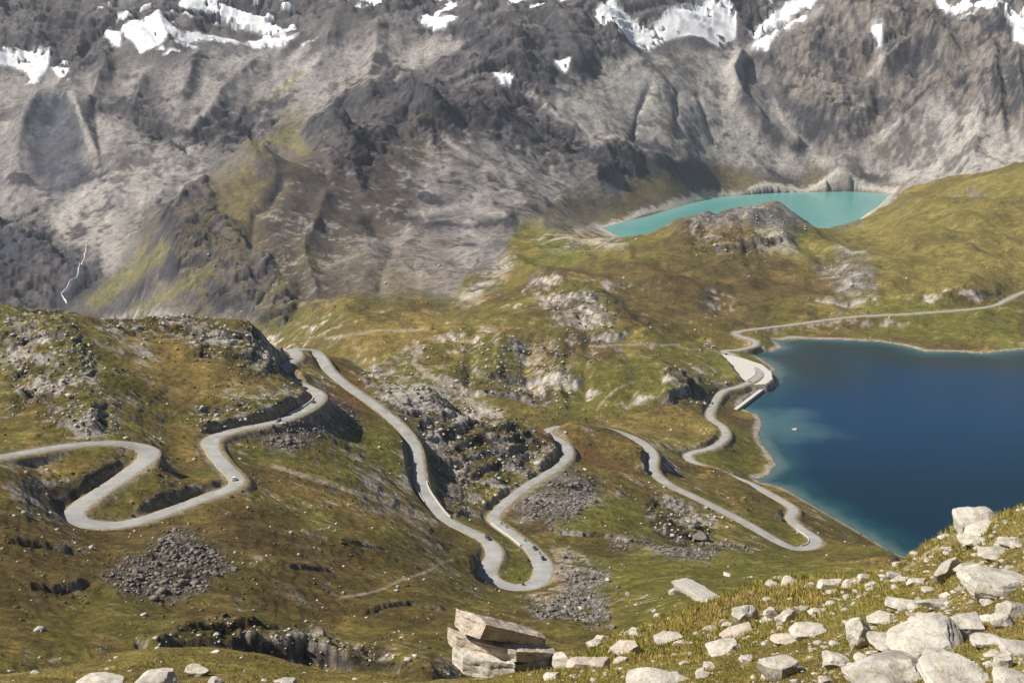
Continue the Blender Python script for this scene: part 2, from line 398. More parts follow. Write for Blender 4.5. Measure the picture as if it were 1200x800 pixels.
M_SCREE = regions([
    [(125, 665), (165, 650), (205, 625), (250, 640), (275, 660), (235, 685), (200, 705), (150, 695), (120, 680)],
    [(664, 646), (680, 648), (698, 665), (704, 690), (718, 708), (712, 724), (680, 730), (650, 722), (618, 706), (648, 698), (664, 690), (658, 668)],
    [(610, 560), (665, 545), (700, 560), (700, 595), (640, 620), (600, 605)],
    [(370, 480), (400, 470), (420, 500), (330, 530), (300, 505)],
    [(500, 540), (520, 545), (545, 600), (520, 600)],
    [(540, 350), (565, 320), (595, 305), (600, 315), (560, 355)],
    [(760, 640), (820, 640), (880, 648), (820, 652), (720, 640)],
    [(1000, 290), (1020, 300), (1025, 345), (975, 340), (965, 310)],
], ylo=MIDLO, yhi=MIDHI, soft=12, warp=13)
M_SCREEF = regions([
    [(560, 70), (640, 130), (700, 100), (780, 60), (880, 60), (870, 110), (900, 150), (960, 175), (1020, 165), (1100, 95), (1180, 150), (1300, 200), (1200, 215), (1060, 220), (1000, 190), (800, 190), (700, 150), (620, 110)],
    [(380, 60), (520, 30), (560, 50), (450, 100), (360, 150), (340, 120)],
    [(-100, 70), (120, 90), (330, 60), (370, 90), (300, 180), (170, 250), (130, 330), (60, 300), (-100, 230)],
    [(480, 200), (560, 160), (740, 200), (720, 230), (600, 250), (500, 250)],
    [(420, 270), (540, 250), (600, 262), (540, 340), (440, 300)],
    [(860, 90), (890, 70), (880, 110), (960, 165), (920, 175), (870, 140)],
], ylo=1850, soft=14, warp=18)
M_SNOW = regions([
    [(0, 68), (35, 62), (62, 62), (60, 80), (40, 96), (28, 82), (0, 78)],
    [(64, 80), (82, 84), (84, 98), (72, 92)],
    [(118, 42), (145, 45), (142, 60), (128, 55)],
    [(145, 42), (165, 28), (188, 18), (205, 38), (270, 45), (240, 50), (200, 45), (185, 60), (165, 68), (150, 52)],
    [(208, -10), (245, -8), (270, 8), (320, 28), (335, 42), (290, 32), (250, 15), (215, 5)],
    [(285, 46), (330, 40), (345, 42), (300, 55)],
    [(400, -20), (440, -20), (450, 8), (420, 15)], [(500, 15), (540, 28), (520, 34), (495, 24)],
    [(575, -30), (640, -30), (630, 6), (600, 14), (585, 5)],
    [(578, 90), (595, 91), (606, 99), (590, 102)], [(645, 80), (668, 84), (664, 94)],
    [(690, 30), (712, 5), (738, 20), (760, 28), (800, 16), (835, 2), (862, 28), (862, 50), (840, 58), (820, 45), (790, 44), (760, 52), (700, 48)],
    [(884, 55), (900, 56), (898, 66), (880, 62)], [(905, 22), (935, 4), (950, 6), (915, 32), (885, 52), (880, 45)],
    [(1085, -10), (1115, 2), (1200, 20), (1260, 40), (1200, 30), (1140, 14), (1095, 4)], [(1024, 42), (1034, 46), (1036, 70), (1026, 62)],
    [(1188, 35), (1210, 40), (1205, 60), (1190, 52)],
], ylo=2900, soft=3.2, warp=8)
stk = gn((GX + .35 * GY) / 95, (GY - .3 * GX) / 34, 621) + .4 * gn(GX / 40, GY / 20, 622)
M_SNOW = np.maximum(M_SNOW, regions([[(100, -10), (350, -10), (360, 50), (250, 70), (120, 60)], [(380, -20), (690, -20), (640, 24), (560, 30), (430, 22)], [(850, -10), (1000, -10), (960, 40), (880, 70)], [(1080, -20), (1250, -20), (1250, 70), (1150, 30)], [(-20, 50), (90, 50), (90, 100), (-20, 95)]], ylo=2900, soft=6, warp=14) * sstep(.48, .60, stk))
M_SNOW = M_SNOW * (CN > -1.0 + .3 * gn(GX / 60, GY / 120, 611))
rk = np.maximum(M_CRAG * .7, np.maximum(M_SCREE * 0.3, M_CRAGF))
far = sstep(2300, 3200, GY)
lock = sstep(5, 30, RD) * np.where(LIN, 0, sstep(2, 50, LD)) * np.where(L2IN, 0, sstep(5, 120, L2D))
rough = 0.045 + 0.05 * sstep(1150, 1500, GY) + rk * (0.015 + 0.02 * far)
rough = np.where(M_SNOW + M_SCREEF > 0.5, rough * 0.8, rough)
Z = Z + REL * rough * lock * (1 - .5 * M_SNOW)
CRACK = np.zeros(GX.shape, np.float32)
# ribs and gullies of the far faces, drawn out along the slope
wx = 0.5 * fbm(GX, GY, 500, 3, 9) * 120
def ribn(lam, seed, st): 
    g_ = gn((GX + wx) / lam + .3 * GY / lam, (GY - .5 * GX) / (lam * st), seed); return 1 - 2 * np.abs(g_)
rib = ribn(260, 131, 2.2) * 16 + ribn(120, 132, 2.5) * 9 + ribn(55, 133, 2.2) * 5
Z = Z + np.where(GY > 1900, rib, 0) * (0.25 + 0.75 * M_CRAGF) * (1 - .6 * M_SCREEF) * lock
gul = gn(GX / 80 + 0.4 * fbm(GX, GY, 700, 2, 9), GY / 900, 140) + 0.5 * gn(GX / 30 + GY / 200, GY / 500, 141)
Z = Z + np.where(GY > 2400, gul * 4 * np.maximum(M_SCREEF, 0.3) * far, 0) * lock
def ledges(Zf, step, mask, sharp, warp, tilt=0.0):
    q = (Zf + warp + tilt * GX) / step
    f = q - np.floor(q)
    g = sstep(0.5 - sharp, 0.5 + sharp, f)
    return Zf + (g - f) * step * mask
mid = (GY > 240) & (GY < 2700)
br = sstep(-.5, .5, CN2 + .3)          # ledges come and go along a slope
Z = ledges(Z, 5.0, np.where(mid, np.clip(M_CRAG * 0.7 + 0.15, 0, 1) * br, 0) * lock, 0.2, 4 * gn(GX / 60, GY / 60, 151), 0.15)
Z = ledges(Z, 2.2, np.where(mid, np.clip(M_CRAG * 0.5 + 0.2, 0, 1), 0) * lock, 0.22, 2 * gn(GX / 22, GY / 22, 152), -0.1)
Z = ledges(Z, 24.0, (M_CRAGF * 0.55 + .08 * far) * br * lock, 0.22, 25 * gn(GX / 300, GY / 300, 153), 0.22)
Z = ledges(Z, 10.0, (M_CRAGF * 0.5 + 0.12 * far) * lock, 0.22, 10 * gn(GX / 120, GY / 120, 154), -0.25)
mc = M_CRAG * lock * (1 - .4 * sstep(1000, 1300, GY))
Z = add_facets(Z, mc, 16, 201, .13, 300, 2700, 2.2); Z = add_facets(Z, mc, 7, 202, .14, 300, 1500, 2.0); Z = add_facets(Z, mc, 3.4, 203, .16, 300, 900, 1.5)
mf = M_CRAGF * lock * (1 - .9 * M_SNOW)
Z = add_facets(Z, mf, 110, 211, .13, 1900, 8000, 1.8); Z = add_facets(Z, mf, 46, 212, .15, 1900, 8000, 1.8); Z = add_facets(Z, mf, 21, 213, .15, 1900, 5000, 1.5)
ms = M_SCREE * lock
Z = add_facets(Z, ms, 5, 221, .2, 280, 1900); Z = add_facets(Z, ms, 2.4, 222, .25, 280, 900)
print('facets', time.time() - T0)
# named landforms of the far side: moraine crests, gullies, buttresses (line, half width in picture px, height m)
FAR_LINES = [
    ([(868, 72), (858, 100), (866, 128), (892, 155), (930, 176)], 9, 42), ([(890, 96), (900, 128), (925, 156), (950, 170)], 7, -14),
    ([(762, 100), (750, 130), (742, 165)], 4, -10), ([(790, 108), (790, 130), (795, 160)], 4, -9), ([(812, 112), (822, 135), (836, 165)], 4, -9),
    ([(560, 30), (600, 45), (640, 60), (672, 88)], 12, 30), ([(615, -5), (640, 20), (660, 55), (685, 85)], 10, 26),
    ([(455, 96), (490, 112), (530, 128), (580, 140)], 11, 22), ([(360, 152), (400, 130), (440, 112), (462, 100)], 9, 22), ([(470, 150), (520, 175), (560, 200)], 10, -16),
    ([(640, 128), (690, 160), (740, 180), (790, 196)], 8, 24), ([(600, 170), (660, 196), (710, 208)], 9, 20), ([(560, 240), (600, 238), (640, 248)], 6, 12),
    ([(20, 215), (24, 150), (45, 112), (80, 108), (96, 150), (118, 190)], 13, 24), ([(104, 108), (114, 150), (124, 200)], 6, -10),
    ([(118, 60), (122, 90), (105, 125)], 9, 26), ([(232, 66), (226, 84), (218, 112)], 8, 15), ([(306, 70), (280, 98), (246, 134), (225, 150)], 10, 14),
    ([(165, 95), (160, 120), (150, 140)], 7, 12), ([(445, 40), (442, 70), (430, 100)], 10, 18), ([(395, 30), (380, 60), (360, 90)], 9, 13),
    ([(1040, 95), (1062, 70), (1085, 52), (1112, 60)], 12, 60), ([(1160, 60), (1165, 110), (1172, 150)], 6, 30), ([(1190, 70), (1192, 120), (1196, 160)], 6, 26),
    ([(905, 110), (940, 128), (985, 150), (1015, 140)], 9, 28), ([(900, 50), (940, 60), (990, 66), (1030, 60)], 9, 26), ([(980, -5), (1000, 20), (1040, 40)], 8, 30),
    ([(1108, 96), (1080, 130), (1040, 175)], 9, 26), ([(1150, 100), (1150, 140), (1140, 190)], 9, 22),
    ([(290, 190), (240, 235), (190, 290), (165, 340)], 10, 24), ([(330, 210), (300, 260), (290, 310), (310, 350)], 9, -14), ([(380, 230), (360, 290), (370, 340)], 9, 12), ([(430, 250), (460, 290), (440, 340)], 10, -10),
    ([(480, 262), (540, 258), (600, 262)], 5, 12), 
]
FR0 = int(np.searchsorted(row_y, 1850)); FU = U[FR0:] + 5 * WN[FR0:]; FV = V[FR0:] + 4 * WN2[FR0:]
for ln, w_, dz_ in FAR_LINES:
    P_l = np.array(ln, float); bb = (FU > P_l[:, 0].min() - 4 * w_) & (FU < P_l[:, 0].max() + 4 * w_) & (FV > P_l[:, 1].min() - 4 * w_) & (FV < P_l[:, 1].max() + 4 * w_)
    d_, _ = seg_dist(FU[bb], FV[bb], P_l, False)
    Z[FR0:][bb] += (dz_ * np.exp(-(d_ / w_) ** 1.4) * lock[FR0:][bb]).astype(np.float32)
# swells and hollows of the middle distance
MID_LINES = [([(795, 272), (840, 257), (866, 264)], 10, 13), ([(880, 264), (905, 253), (945, 264)], 10, 12), ([(868, 272), (872, 300)], 6, -12), ([(935, 285), (960, 300), (985, 320)], 9, -8),
    ([(560, 395), (552, 420), (548, 455)], 8, -9), ([(622, 400), (618, 430), (628, 465)], 8, -10), ([(684, 380), (692, 420), (690, 455)], 8, -8), ([(590, 400), (585, 430), (590, 460)], 8, 8), ([(652, 395), (655, 430), (660, 470)], 8, 8),
    ([(600, 305), (640, 335), (700, 352), (760, 390)], 11, 10), ([(480, 402), (540, 396), (600, 412), (700, 425)], 8, 7), ([(730, 410), (745, 440), (735, 470)], 8, -7), ([(770, 425), (790, 445), (780, 470)], 8, 7),
    ([(1060, 242), (1120, 258), (1200, 262)], 12, 13), ([(1020, 285), (1100, 298), (1200, 296)], 13, -11), ([(1000, 315), (1060, 330), (1140, 338)], 9, 6), ([(1120, 225), (1160, 240), (1200, 238)], 8, -8),
    ([(760, 330), (820, 345), (880, 340)], 12, 9), ([(700, 300), (760, 310), (800, 325)], 9, -8), ([(880, 310), (930, 330), (990, 345)], 9, -6), ([(640, 275), (690, 285), (740, 300)], 7, 7)]
a0, a1 = np.searchsorted(row_y, [1100, 3600]); FU = U[a0:a1] + 6 * WN[a0:a1]; FV = V[a0:a1] + 4 * WN2[a0:a1]
for ln, w_, dz_ in MID_LINES:
    P_l = np.array(ln, float); bb = (FU > P_l[:, 0].min() - 4 * w_) & (FU < P_l[:, 0].max() + 4 * w_) & (FV > P_l[:, 1].min() - 4 * w_) & (FV < P_l[:, 1].max() + 4 * w_)
    d_, _ = seg_dist(FU[bb], FV[bb], P_l, False)
    Z[a0:a1][bb] += (dz_ * (.55 if abs(P_l[0, 0] - P_l[-1, 0]) < 20 else 1) * np.exp(-(d_ / w_) ** 1.6) * lock[a0:a1][bb]).astype(np.float32)
# hand-set rock steps: (foot line left to right, height, run-out behind)
def hit_base(u, v, ylo=10, yhi=7000):
    t, th = ray(u, v)
    ys = np.exp(np.linspace(math.log(ylo), math.log(yhi), 900))
    tt = bilin(Cg, np.full(900, (th - cth[0]) / (cth[1] - cth[0])), (np.log(ys) - cs[0]) / (cs[1] - cs[0]))
    k = np.nonzero(tt <= t)[0]
    Yh = ys[k[0]] if len(k) else yhi
    return th * Yh, Yh
def cliff(pts, h, back, near=False, ylo=200, width=None):
    global Z
    P = np.array([hit_base(u, v, ylo) for u, v in pts])
    r0, r1 = np.searchsorted(row_y, [P[:, 1].min() - back * 3, P[:, 1].max() + back * 3])
    X = GX[r0:r1]; Yv = GY[r0:r1]
    c0 = np.searchsorted(th_ax, (P[:, 0] / P[:, 1]).min() - back * 3 / P[:, 1].min()); c1 = np.searchsorted(th_ax, (P[:, 0] / P[:, 1]).max() + back * 3 / P[:, 1].min())
    X = X[:, c0:c1]; Yv = Yv[:, c0:c1]
    best = np.full(X.shape, 1e9); sg = np.zeros(X.shape); tt = np.zeros(X.shape); n_ = len(P) - 1
    for i in range(n_):
        a, b = P[i], P[i + 1]; dx, dy = b - a; l2 = dx * dx + dy * dy + 1e-9
        t = np.clip(((X - a[0]) * dx + (Yv - a[1]) * dy) / l2, 0, 1)
        ex = X - a[0] - t * dx; ey = Yv - a[1] - t * dy; d = np.hypot(ex, ey)
        m = d < best; best[m] = d[m]; tt[m] = ((i + t) / n_)[m]
        sg[m] = np.sign(dx * ey - dy * ex)[m]
    d = best * sg + .45 * h * gn(X / (h * 2.2), Yv / (h * 2.2), 171) + .2 * h * gn(X / (h * .9), Yv / (h * .9), 172)
    w = width or h * (0.25 if near else 0.6)
    if near: d = d - .12 * h * gn(X / (h * 2.2), Yv / (h * 2.2), 171) + .3 * gn(X / 2.3, Yv / 2.3, 175)
    if near: h = h * np.clip(.8 + .7 * gn(X / 13, Yv / 13, 176) + .35 * gn(X / 4, Yv / 4, 177), .15, 1.5)
    end = sstep(0, 0.15, tt) * sstep(0, 0.15, 1 - tt)
    # only taper beyond the ends
    Z[r0:r1, c0:c1] += (h * sstep(-w * 0.1, w * (1.4 if near else 1), d) * np.exp(-np.clip(d, 0, None) / back) * end * (sstep(4.2, 6.5, RD[r0:r1, c0:c1]) if near else lock[r0:r1, c0:c1])).astype(np.float32)
for pts, h, back, near in [
    ([(80, 512), (108, 512), (118, 505)], 7, 25, 0), ([(121, 516), (119, 500), (122, 480)], 7, 18, 0),
    ([(88, 596), (110, 577), (140, 556), (166, 537)], 3.5, 12, 1),
    ([(230, 508), (255, 504), (300, 496), (340, 486), (362, 473)], 4.5, 14, 1),
    ([(326, 440), (326, 428), (336, 412)], 5, 20, 1), ([(158, 607), (200, 593), (240, 578), (272, 565)], 3.2, 14, 1),
    ([(580, 604), (598, 583), (625, 562), (652, 542), (660, 526)], 5.5, 18, 1), ([(485, 572), (480, 550), (474, 530)], 2.5, 10, 1),
    ([(558, 680), (553, 668), (562, 652)], 4, 10, 1), ([(756, 556), (757, 542), (758, 526)], 4, 12, 1), ([(902, 602), (918, 612), (924, 600)], 3.5, 12, 1), ([(612, 676), (626, 668), (622, 652)], 2.5, 6, 1),
    ([(800, 532), (830, 523), (842, 510)], 3.5, 12, 1), ([(160, 768), (220, 765), (280, 771), (330, 768), (380, 777), (440, 787)], 8, 12, 0), ([(200, 752), (260, 745), (330, 750), (400, 765)], 4, 10, 0),
    ([(270, 590), (300, 586), (320, 572)], 5, 8, 0), ([(0, 640), (50, 640), (90, 648)], 2, 12, 0), ([(30, 690), (70, 693), (110, 685)], 2.2, 12, 0),
    ([(640, 625), (700, 632), (760, 642)], 2.5, 30, 0), ([(520, 600), (540, 606), (560, 604)], 5, 20, 0), ([(755, 600), (790, 632), (835, 635)], 5, 25, 0),
    ([(500, 440), (560, 470), (640, 480)], 8, 30, 0), ([(560, 440), (620, 440), (680, 455)], 9, 30, 0), ([(650, 395), (700, 395), (730, 400)], 8, 50, 0), ([(640, 360), (690, 362), (740, 365)], 9, 50, 0),
    ([(790, 300), (850, 300), (900, 298), (940, 290)], 8, 60, 0), ([(780, 478), (800, 468), (850, 462)], 8, 30, 0), ([(1090, 358), (1150, 352), (1176, 345)], 4, 20, 1),
    ([(940, 374), (1000, 365), (1070, 361)], 3, 20, 1), ([(280, 650), (340, 668), (400, 672)], 1.5, 15, 0), ([(420, 720), (480, 712), (520, 720)], 2, 10, 0), ([(340, 620), (400, 640), (460, 650)], 1.5, 20, 0),
]: cliff(pts, h, back, near)
print('relief', time.time() - T0)
# lakes: basin floors and a wave-washed rim
Z = np.where(LIN, np.minimum(Z, -0.4 - 0.12 * LD), np.where(LD < 250, np.maximum(Z, 0.3 + 0.02 * np.minimum(LD, 60)), Z))
Z = np.where(L2IN, np.minimum(Z, LAKE2_Z - 0.5 - 0.06 * L2D), np.where(L2D < 300, np.maximum(Z, LAKE2_Z + 0.8), Z))
PADP = [(841, 412.5), (852, 416), (872, 420), (893, 427), (904, 436), (905, 444), (897, 450), (880, 451), (866, 441), (856, 428), (846, 419)]
PAD = shore(PADP, 7.9)
PD, PIN = seg_dist(GX, GY, PAD)
Z = np.where(PIN | (PD < 6), np.where(PIN, 7.6, 7.6 + (Z - 7.6) * sstep(1, 6, PD)), Z)
wgt = 1 - sstep(4.5, 8.5, RD)
Z = Z * (1 - wgt) + (RZ - 0.15) * wgt
GZ = Z.astype(np.float32)

# ---------------------------------------------------------------- ground colour (albedo) from what covers it, with shade painted in at places
dzr = np.gradient(GZ, axis=0) / (np.gradient(GY, axis=0) + 1e-6)
dzc = np.gradient(GZ, axis=1) / (np.gradient(GX, axis=1) + 1e-6)
slope = np.sqrt(dzr ** 2 + dzc ** 2)
U, V = uv_of(GX, GY, GZ)
def C(r, g_, b): return np.array([r, g_, b], np.float32)
G_GOLD, G_GREEN, G_BROWN, G_OLIVE, G_RUST = C(.27, .185, .055), C(.165, .155, .03), C(.125, .086, .03), C(.175, .14, .036), C(.22, .11, .04)
RK_L, RK, RK_D, SCR, SCR_L, SNOW = C(.45, .40, .35), C(.27, .242, .215), C(.05, .048, .056), C(.22, .19, .165), C(.36, .32, .28), C(.86, .86, .88)
def mix(a, b, m): return a + (b - a) * m[..., None]
shp = GX.shape
COLR = np.broadcast_to(G_OLIVE, shp + (3,)).astype(np.float32).copy()
COLR = mix(COLR, G_BROWN, sstep(-0.1, 0.9, CN2 + 0.3 * CN))
COLR = mix(COLR, G_GREEN, sstep(0.1, 0.9, -CN2 + 0.4 * WN) * 0.8)
COLR = mix(COLR, G_GOLD, sstep(0.2, 0.9, WN2 + 0.5 * CN) * 0.8)
# particular patches of turf
for colr, k, lst in [
    (G_GOLD, .75, [[(120, 400), (250, 410), (330, 450), (230, 470), (150, 450)], [(180, 505), (240, 500), (240, 540), (190, 525)], [(0, 535), (150, 528), (60, 560), (0, 570)], [(320, 555), (440, 590), (520, 620), (420, 610), (330, 580)], [(640, 500), (740, 500), (840, 495), (840, 520), (760, 520)], [(400, 385), (520, 365), (560, 385), (430, 420), (380, 405)], [(1080, 330), (1200, 260), (1200, 330)]]),
    (G_GREEN, .8, [[(640, 440), (740, 420), (850, 420), (740, 490), (640, 480)], [(640, 590), (740, 590), (800, 640), (650, 625)], [(660, 650), (900, 645), (1000, 680), (900, 720), (740, 720)], [(1040, 350), (1200, 355), (1200, 400), (1000, 390)], [(80, 690), (220, 700), (200, 740), (60, 745)], [(400, 500), (470, 510), (480, 570), (420, 560), (380, 530)]]),
    (G_BROWN, .8, [[(700, 300), (860, 290), (960, 330), (860, 390), (740, 380)], [(440, 270), (520, 300), (420, 350), (330, 350)], [(0, 600), (120, 630), (100, 700), (0, 720)], [(330, 640), (500, 640), (420, 700), (280, 700)], [(230, 600), (330, 590), (420, 630), (260, 650)]]),
    (G_RUST, .6, [[(640, 505), (720, 510), (740, 550), (680, 540)], [(180, 375), (230, 370), (240, 395), (190, 390)], [(380, 420), (440, 450), (420, 480), (390, 460)], [(820, 255), (860, 252), (870, 270), (820, 270)]]),
]:
    COLR = mix(COLR, colr, regions(lst, ylo=240, yhi=2700, soft=14, warp=22) * k)
COLR = mix(COLR, C(.30, .235, .07), sstep(140, 110, GY) * .6)
# the green shoulder right of the upper lake
COLR = mix(COLR, C(.215, .175, .048), region([(940, 290), (1040, 235), (1200, 190), (1300, 180), (1300, 340), (1050, 350)], 1900, 3600, 15, 15) * .8)
# far country: scree and rock, turf only in places
FB = mix(np.broadcast_to(C(.205, .185, .175), shp + (3,)), C(.098, .085, .085), sstep(-.5, .7, CN2 + .3 * CN))
turf_f = regions([[(170, 250), (330, 170), (380, 200), (330, 330), (250, 330)], [(290, 130), (380, 120), (360, 170), (300, 190)], [(400, 290), (560, 300), (480, 380), (330, 370)], [(600, 250), (800, 190), (1060, 190), (1060, 222), (820, 235), (700, 262)], [(100, 280), (200, 250), (220, 330), (130, 350)], [(400, 80), (470, 85), (430, 110), (380, 120)], [(1020, 120), (1110, 100), (1060, 180), (1000, 180)]], ylo=1800, soft=25, warp=25)
FB = mix(FB, C(.175, .135, .055), turf_f * (0.45 + 0.5 * sstep(-.5, .5, CN)))
FB = mix(FB, C(.10, .092, .09), sstep(.25, 1.1, CN2 + .5 * CN) * .7)
FB = mix(FB, C(.155, .12, .05), regions([[(200, 265), (330, 195), (420, 215), (560, 300), (545, 372), (380, 388), (260, 388), (190, 335)], [(600, 248), (700, 225), (820, 196), (1065, 196), (1065, 224), (820, 236), (700, 264), (620, 275)], [(280, 185), (340, 130), (400, 120), (360, 185)]], ylo=1800, soft=22, warp=24) * sstep(-.9, .5, CN2 + .7 * CN) * .8)
spur = region([(330, 190), (455, 98), (560, 40), (620, 90), (690, 180), (620, 235), (480, 260), (430, 330), (350, 385), (280, 330)], 1900, 3560, 20, 25)
FB = mix(FB, C(.085, .066, .056), spur * .85)
FB = mix(FB, C(.15, .125, .05), spur * sstep(.1, .9, WN + .3 * CN) * .55)
FB = mix(FB, C(.13, .085, .07), spur * sstep(.2, .9, WN2) * .5)
FB = mix(FB, C(.30, .28, .26), spur * sstep(.7, 1.1, CN) * .6)
FB = mix(FB, mix(np.broadcast_to(C(.315, .285, .262), shp + (3,)), C(.175, .158, .152), sstep(-.2, .9, gul)), M_SCREEF * sstep(-1.3, -.1, CN) * .9)
FB = mix(FB, C(.05, .06, .085), regions([[(-100, 262), (30, 268), (100, 290), (108, 330), (70, 368), (-100, 372)], [(20, 130), (45, 108), (85, 110), (100, 150), (110, 210), (60, 230), (30, 200)]], ylo=2200, soft=12, warp=12) * .75)  # bluish shade of the left valley painted into the ground colour
FB = mix(FB, C(.22, .18, .15), regions([[(395, 330), (420, 270), (520, 275), (540, 330), (440, 372)]], ylo=1800, yhi=2700, soft=20, warp=20) * .5)
def lines(lst, base, colr, k, ylo_row, warp=4):
    uu = U[ylo_row:] + warp * WN[ylo_row:]; vv = V[ylo_row:] + warp * .8 * WN2[ylo_row:]; out = base
    for ln, w_ in lst:
        P_l = np.array(ln, float); bb = (uu > P_l[:, 0].min() - 3 * w_) & (uu < P_l[:, 0].max() + 3 * w_) & (vv > P_l[:, 1].min() - 3 * w_) & (vv < P_l[:, 1].max() + 3 * w_)
        d_, _ = seg_dist(uu[bb], vv[bb], P_l, False)
        m_ = sstep(w_ * 1.3, w_ * .3, d_ + .55 * w_ * CN[ylo_row:][bb]) * k
        m_ = m_ * fm[ylo_row:][bb]; sub = out[ylo_row:]; sub[bb] = sub[bb] + (colr - sub[bb]) * m_[:, None]
    return out
FB = np.array(FB)
SCR2 = regions([[(60, 262), (100, 225), (150, 195), (215, 160), (245, 172), (200, 215), (150, 255), (110, 285), (60, 284)], [(700, 60), (800, 62), (862, 55), (868, 90), (860, 130), (900, 165), (960, 182), (1000, 190), (880, 196), (790, 185), (740, 150), (710, 100)], [(1102, 98), (1130, 130), (1155, 95), (1175, 150), (1230, 170), (1200, 212), (1070, 212), (1010, 196), (1000, 180)], [(560, 60), (520, 60), (470, 92), (450, 100), (480, 60), (530, 38)], [(650, 90), (690, 96), (740, 160), (780, 185), (700, 170), (650, 130)]], ylo=1850, soft=7, warp=11)
FB = mix(FB, C(.385, .35, .315), SCR2 * sstep(-1.2, 0, CN) * .85)
fm = np.where(U > 1010, sstep(3350, 3600, GY) * (V < 262), 1.0) * sstep(1850, 2050, GY) * sstep(-12, 12, 262 + 60 * sstep(620, 560, U) + 110 * sstep(560, 480, U) - V + 10 * WN)
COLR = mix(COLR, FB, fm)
# rock wherever it is steep; it keeps its light and dark beds
rockc = mix(np.broadcast_to(RK, shp + (3,)), RK_L, sstep(0.1, 1.0, CN))
rockc = mix(rockc, RK_D, sstep(0.1, 1.1, -CN + 0.4 * CN2))
rock_f = mix(np.broadcast_to(C(.098, .085, .088), shp + (3,)), RK_D, sstep(-0.2, .9, -CN))
rock_f = mix(rock_f, C(.25, .215, .18), sstep(850, 930, U) * sstep(-.5, .6, CN + .6 * CN2) * .7)
st = np.where(GY > 1900, sstep(.9, 1.5, slope + .3 * CN) * (1 - .85 * SCR2), sstep(.6, 1.05, slope + .25 * CN))
COLR = mix(COLR, np.where((GY > 1900)[..., None], rock_f, rockc), st * np.where(GY < 240, .3, 1) * (1 - wgt))
COLR = mix(COLR, rockc, M_CRAG * sstep(0, .7, CN + .5 * CN2) * np.where(GY > 1100, .38, .75))
COLR = mix(COLR, rock_f, M_CRAGF * sstep(-.7, .3, CN + .4 * CN2) * (.85 - .45 * sstep(200, 260, V) * (U > 150)) * (1 - .85 * SCR2))
COLR = lines([([(84, 108), (98, 145), (108, 175)], 3), ([(330, 45), (290, 90), (240, 130), (212, 162)], 7), ([(385, 60), (330, 100), (280, 138)], 7), ([(355, 55), (300, 110)], 5), ([(250, 60), (243, 95), (232, 120)], 5), ([(895, 100), (918, 148), (950, 172)], 3), ([(965, 10), (920, 34), (880, 58), (862, 75)], 6), ([(1030, 45), (1035, 70), (1020, 85)], 6), ([(700, 262), (660, 290), (610, 300)], 4), ([(480, 250), (540, 240), (590, 250)], 5), ([(520, 160), (560, 190), (600, 215)], 4), ([(620, 110), (660, 140), (700, 150)], 5), ([(935, 196), (925, 222)], 3)], COLR, C(.40, .365, .33), .85, FR0)
COLR = lines([([(205, 285), (150, 325), (110, 355)], 11), ([(245, 315), (190, 350), (160, 368)], 8), ([(330, 330), (300, 365)], 8), ([(300, 170), (340, 160), (352, 175)], 9), ([(350, 85), (320, 115), (290, 130)], 6)], COLR, C(.20, .18, .075), .8, FR0)
COLR = lines([([(118, 132), (150, 124), (168, 138)], 8), ([(180, 148), (200, 152), (236, 160), (268, 150), (305, 128), (340, 112)], 8), ([(150, 168), (178, 172)], 5), ([(60, 222), (120, 206)], 6), ([(18, 208), (60, 228)], 6), ([(228, 74), (224, 112)], 5), ([(446, 62), (456, 88)], 9), ([(365, 148), (420, 112), (462, 102), (468, 142)], 11), ([(548, 36), (600, 75), (650, 85)], 15), ([(462, 102), (520, 112), (600, 152)], 12), ([(555, 150), (600, 165), (628, 165)], 12), ([(600, 128), (630, 160)], 12), ([(680, 175), (720, 188), (762, 206)], 10), ([(735, 165), (790, 177)], 6), ([(480, 210), (512, 232)], 9), ([(1050, 88), (1078, 60), (1108, 75)], 17), ([(900, 108), (930, 128), (960, 150), (1000, 145), (1040, 120)], 11), ([(970, 130), (1030, 110)], 11), ([(874, 76), (870, 110), (890, 140), (925, 170)], 6), ([(905, 205), (930, 214)], 7), ([(985, 210), (1040, 208)], 5), ([(500, 262), (560, 262), (600, 256)], 5), ([(640, 20), (670, 55), (690, 80)], 14), ([(250, 330), (270, 360), (310, 372)], 9), ([(190, 245), (205, 280), (195, 320)], 9), ([(1185, 80), (1190, 140)], 5), ([(885, 10), (890, 40)], 9), ([(1000, 0), (1010, 30)], 9), ([(1150, 25), (1200, 45)], 7)], COLR, C(.065, .062, .07), .85, FR0)  # dark rock bands, and crag and moraine shadows painted as dark strokes
COLR = mix(COLR, mix(np.broadcast_to(SCR, shp + (3,)), SCR_L, sstep(.1, .9, CN)), M_SCREE * sstep(-1., .1, CN + .25))
COLR = mix(COLR, C(.15, .125, .12), region([(125, 665), (165, 650), (205, 625), (250, 640), (275, 660), (235, 685), (200, 705), (150, 695), (120, 680)], 250, 900, 8, 6) * .55)
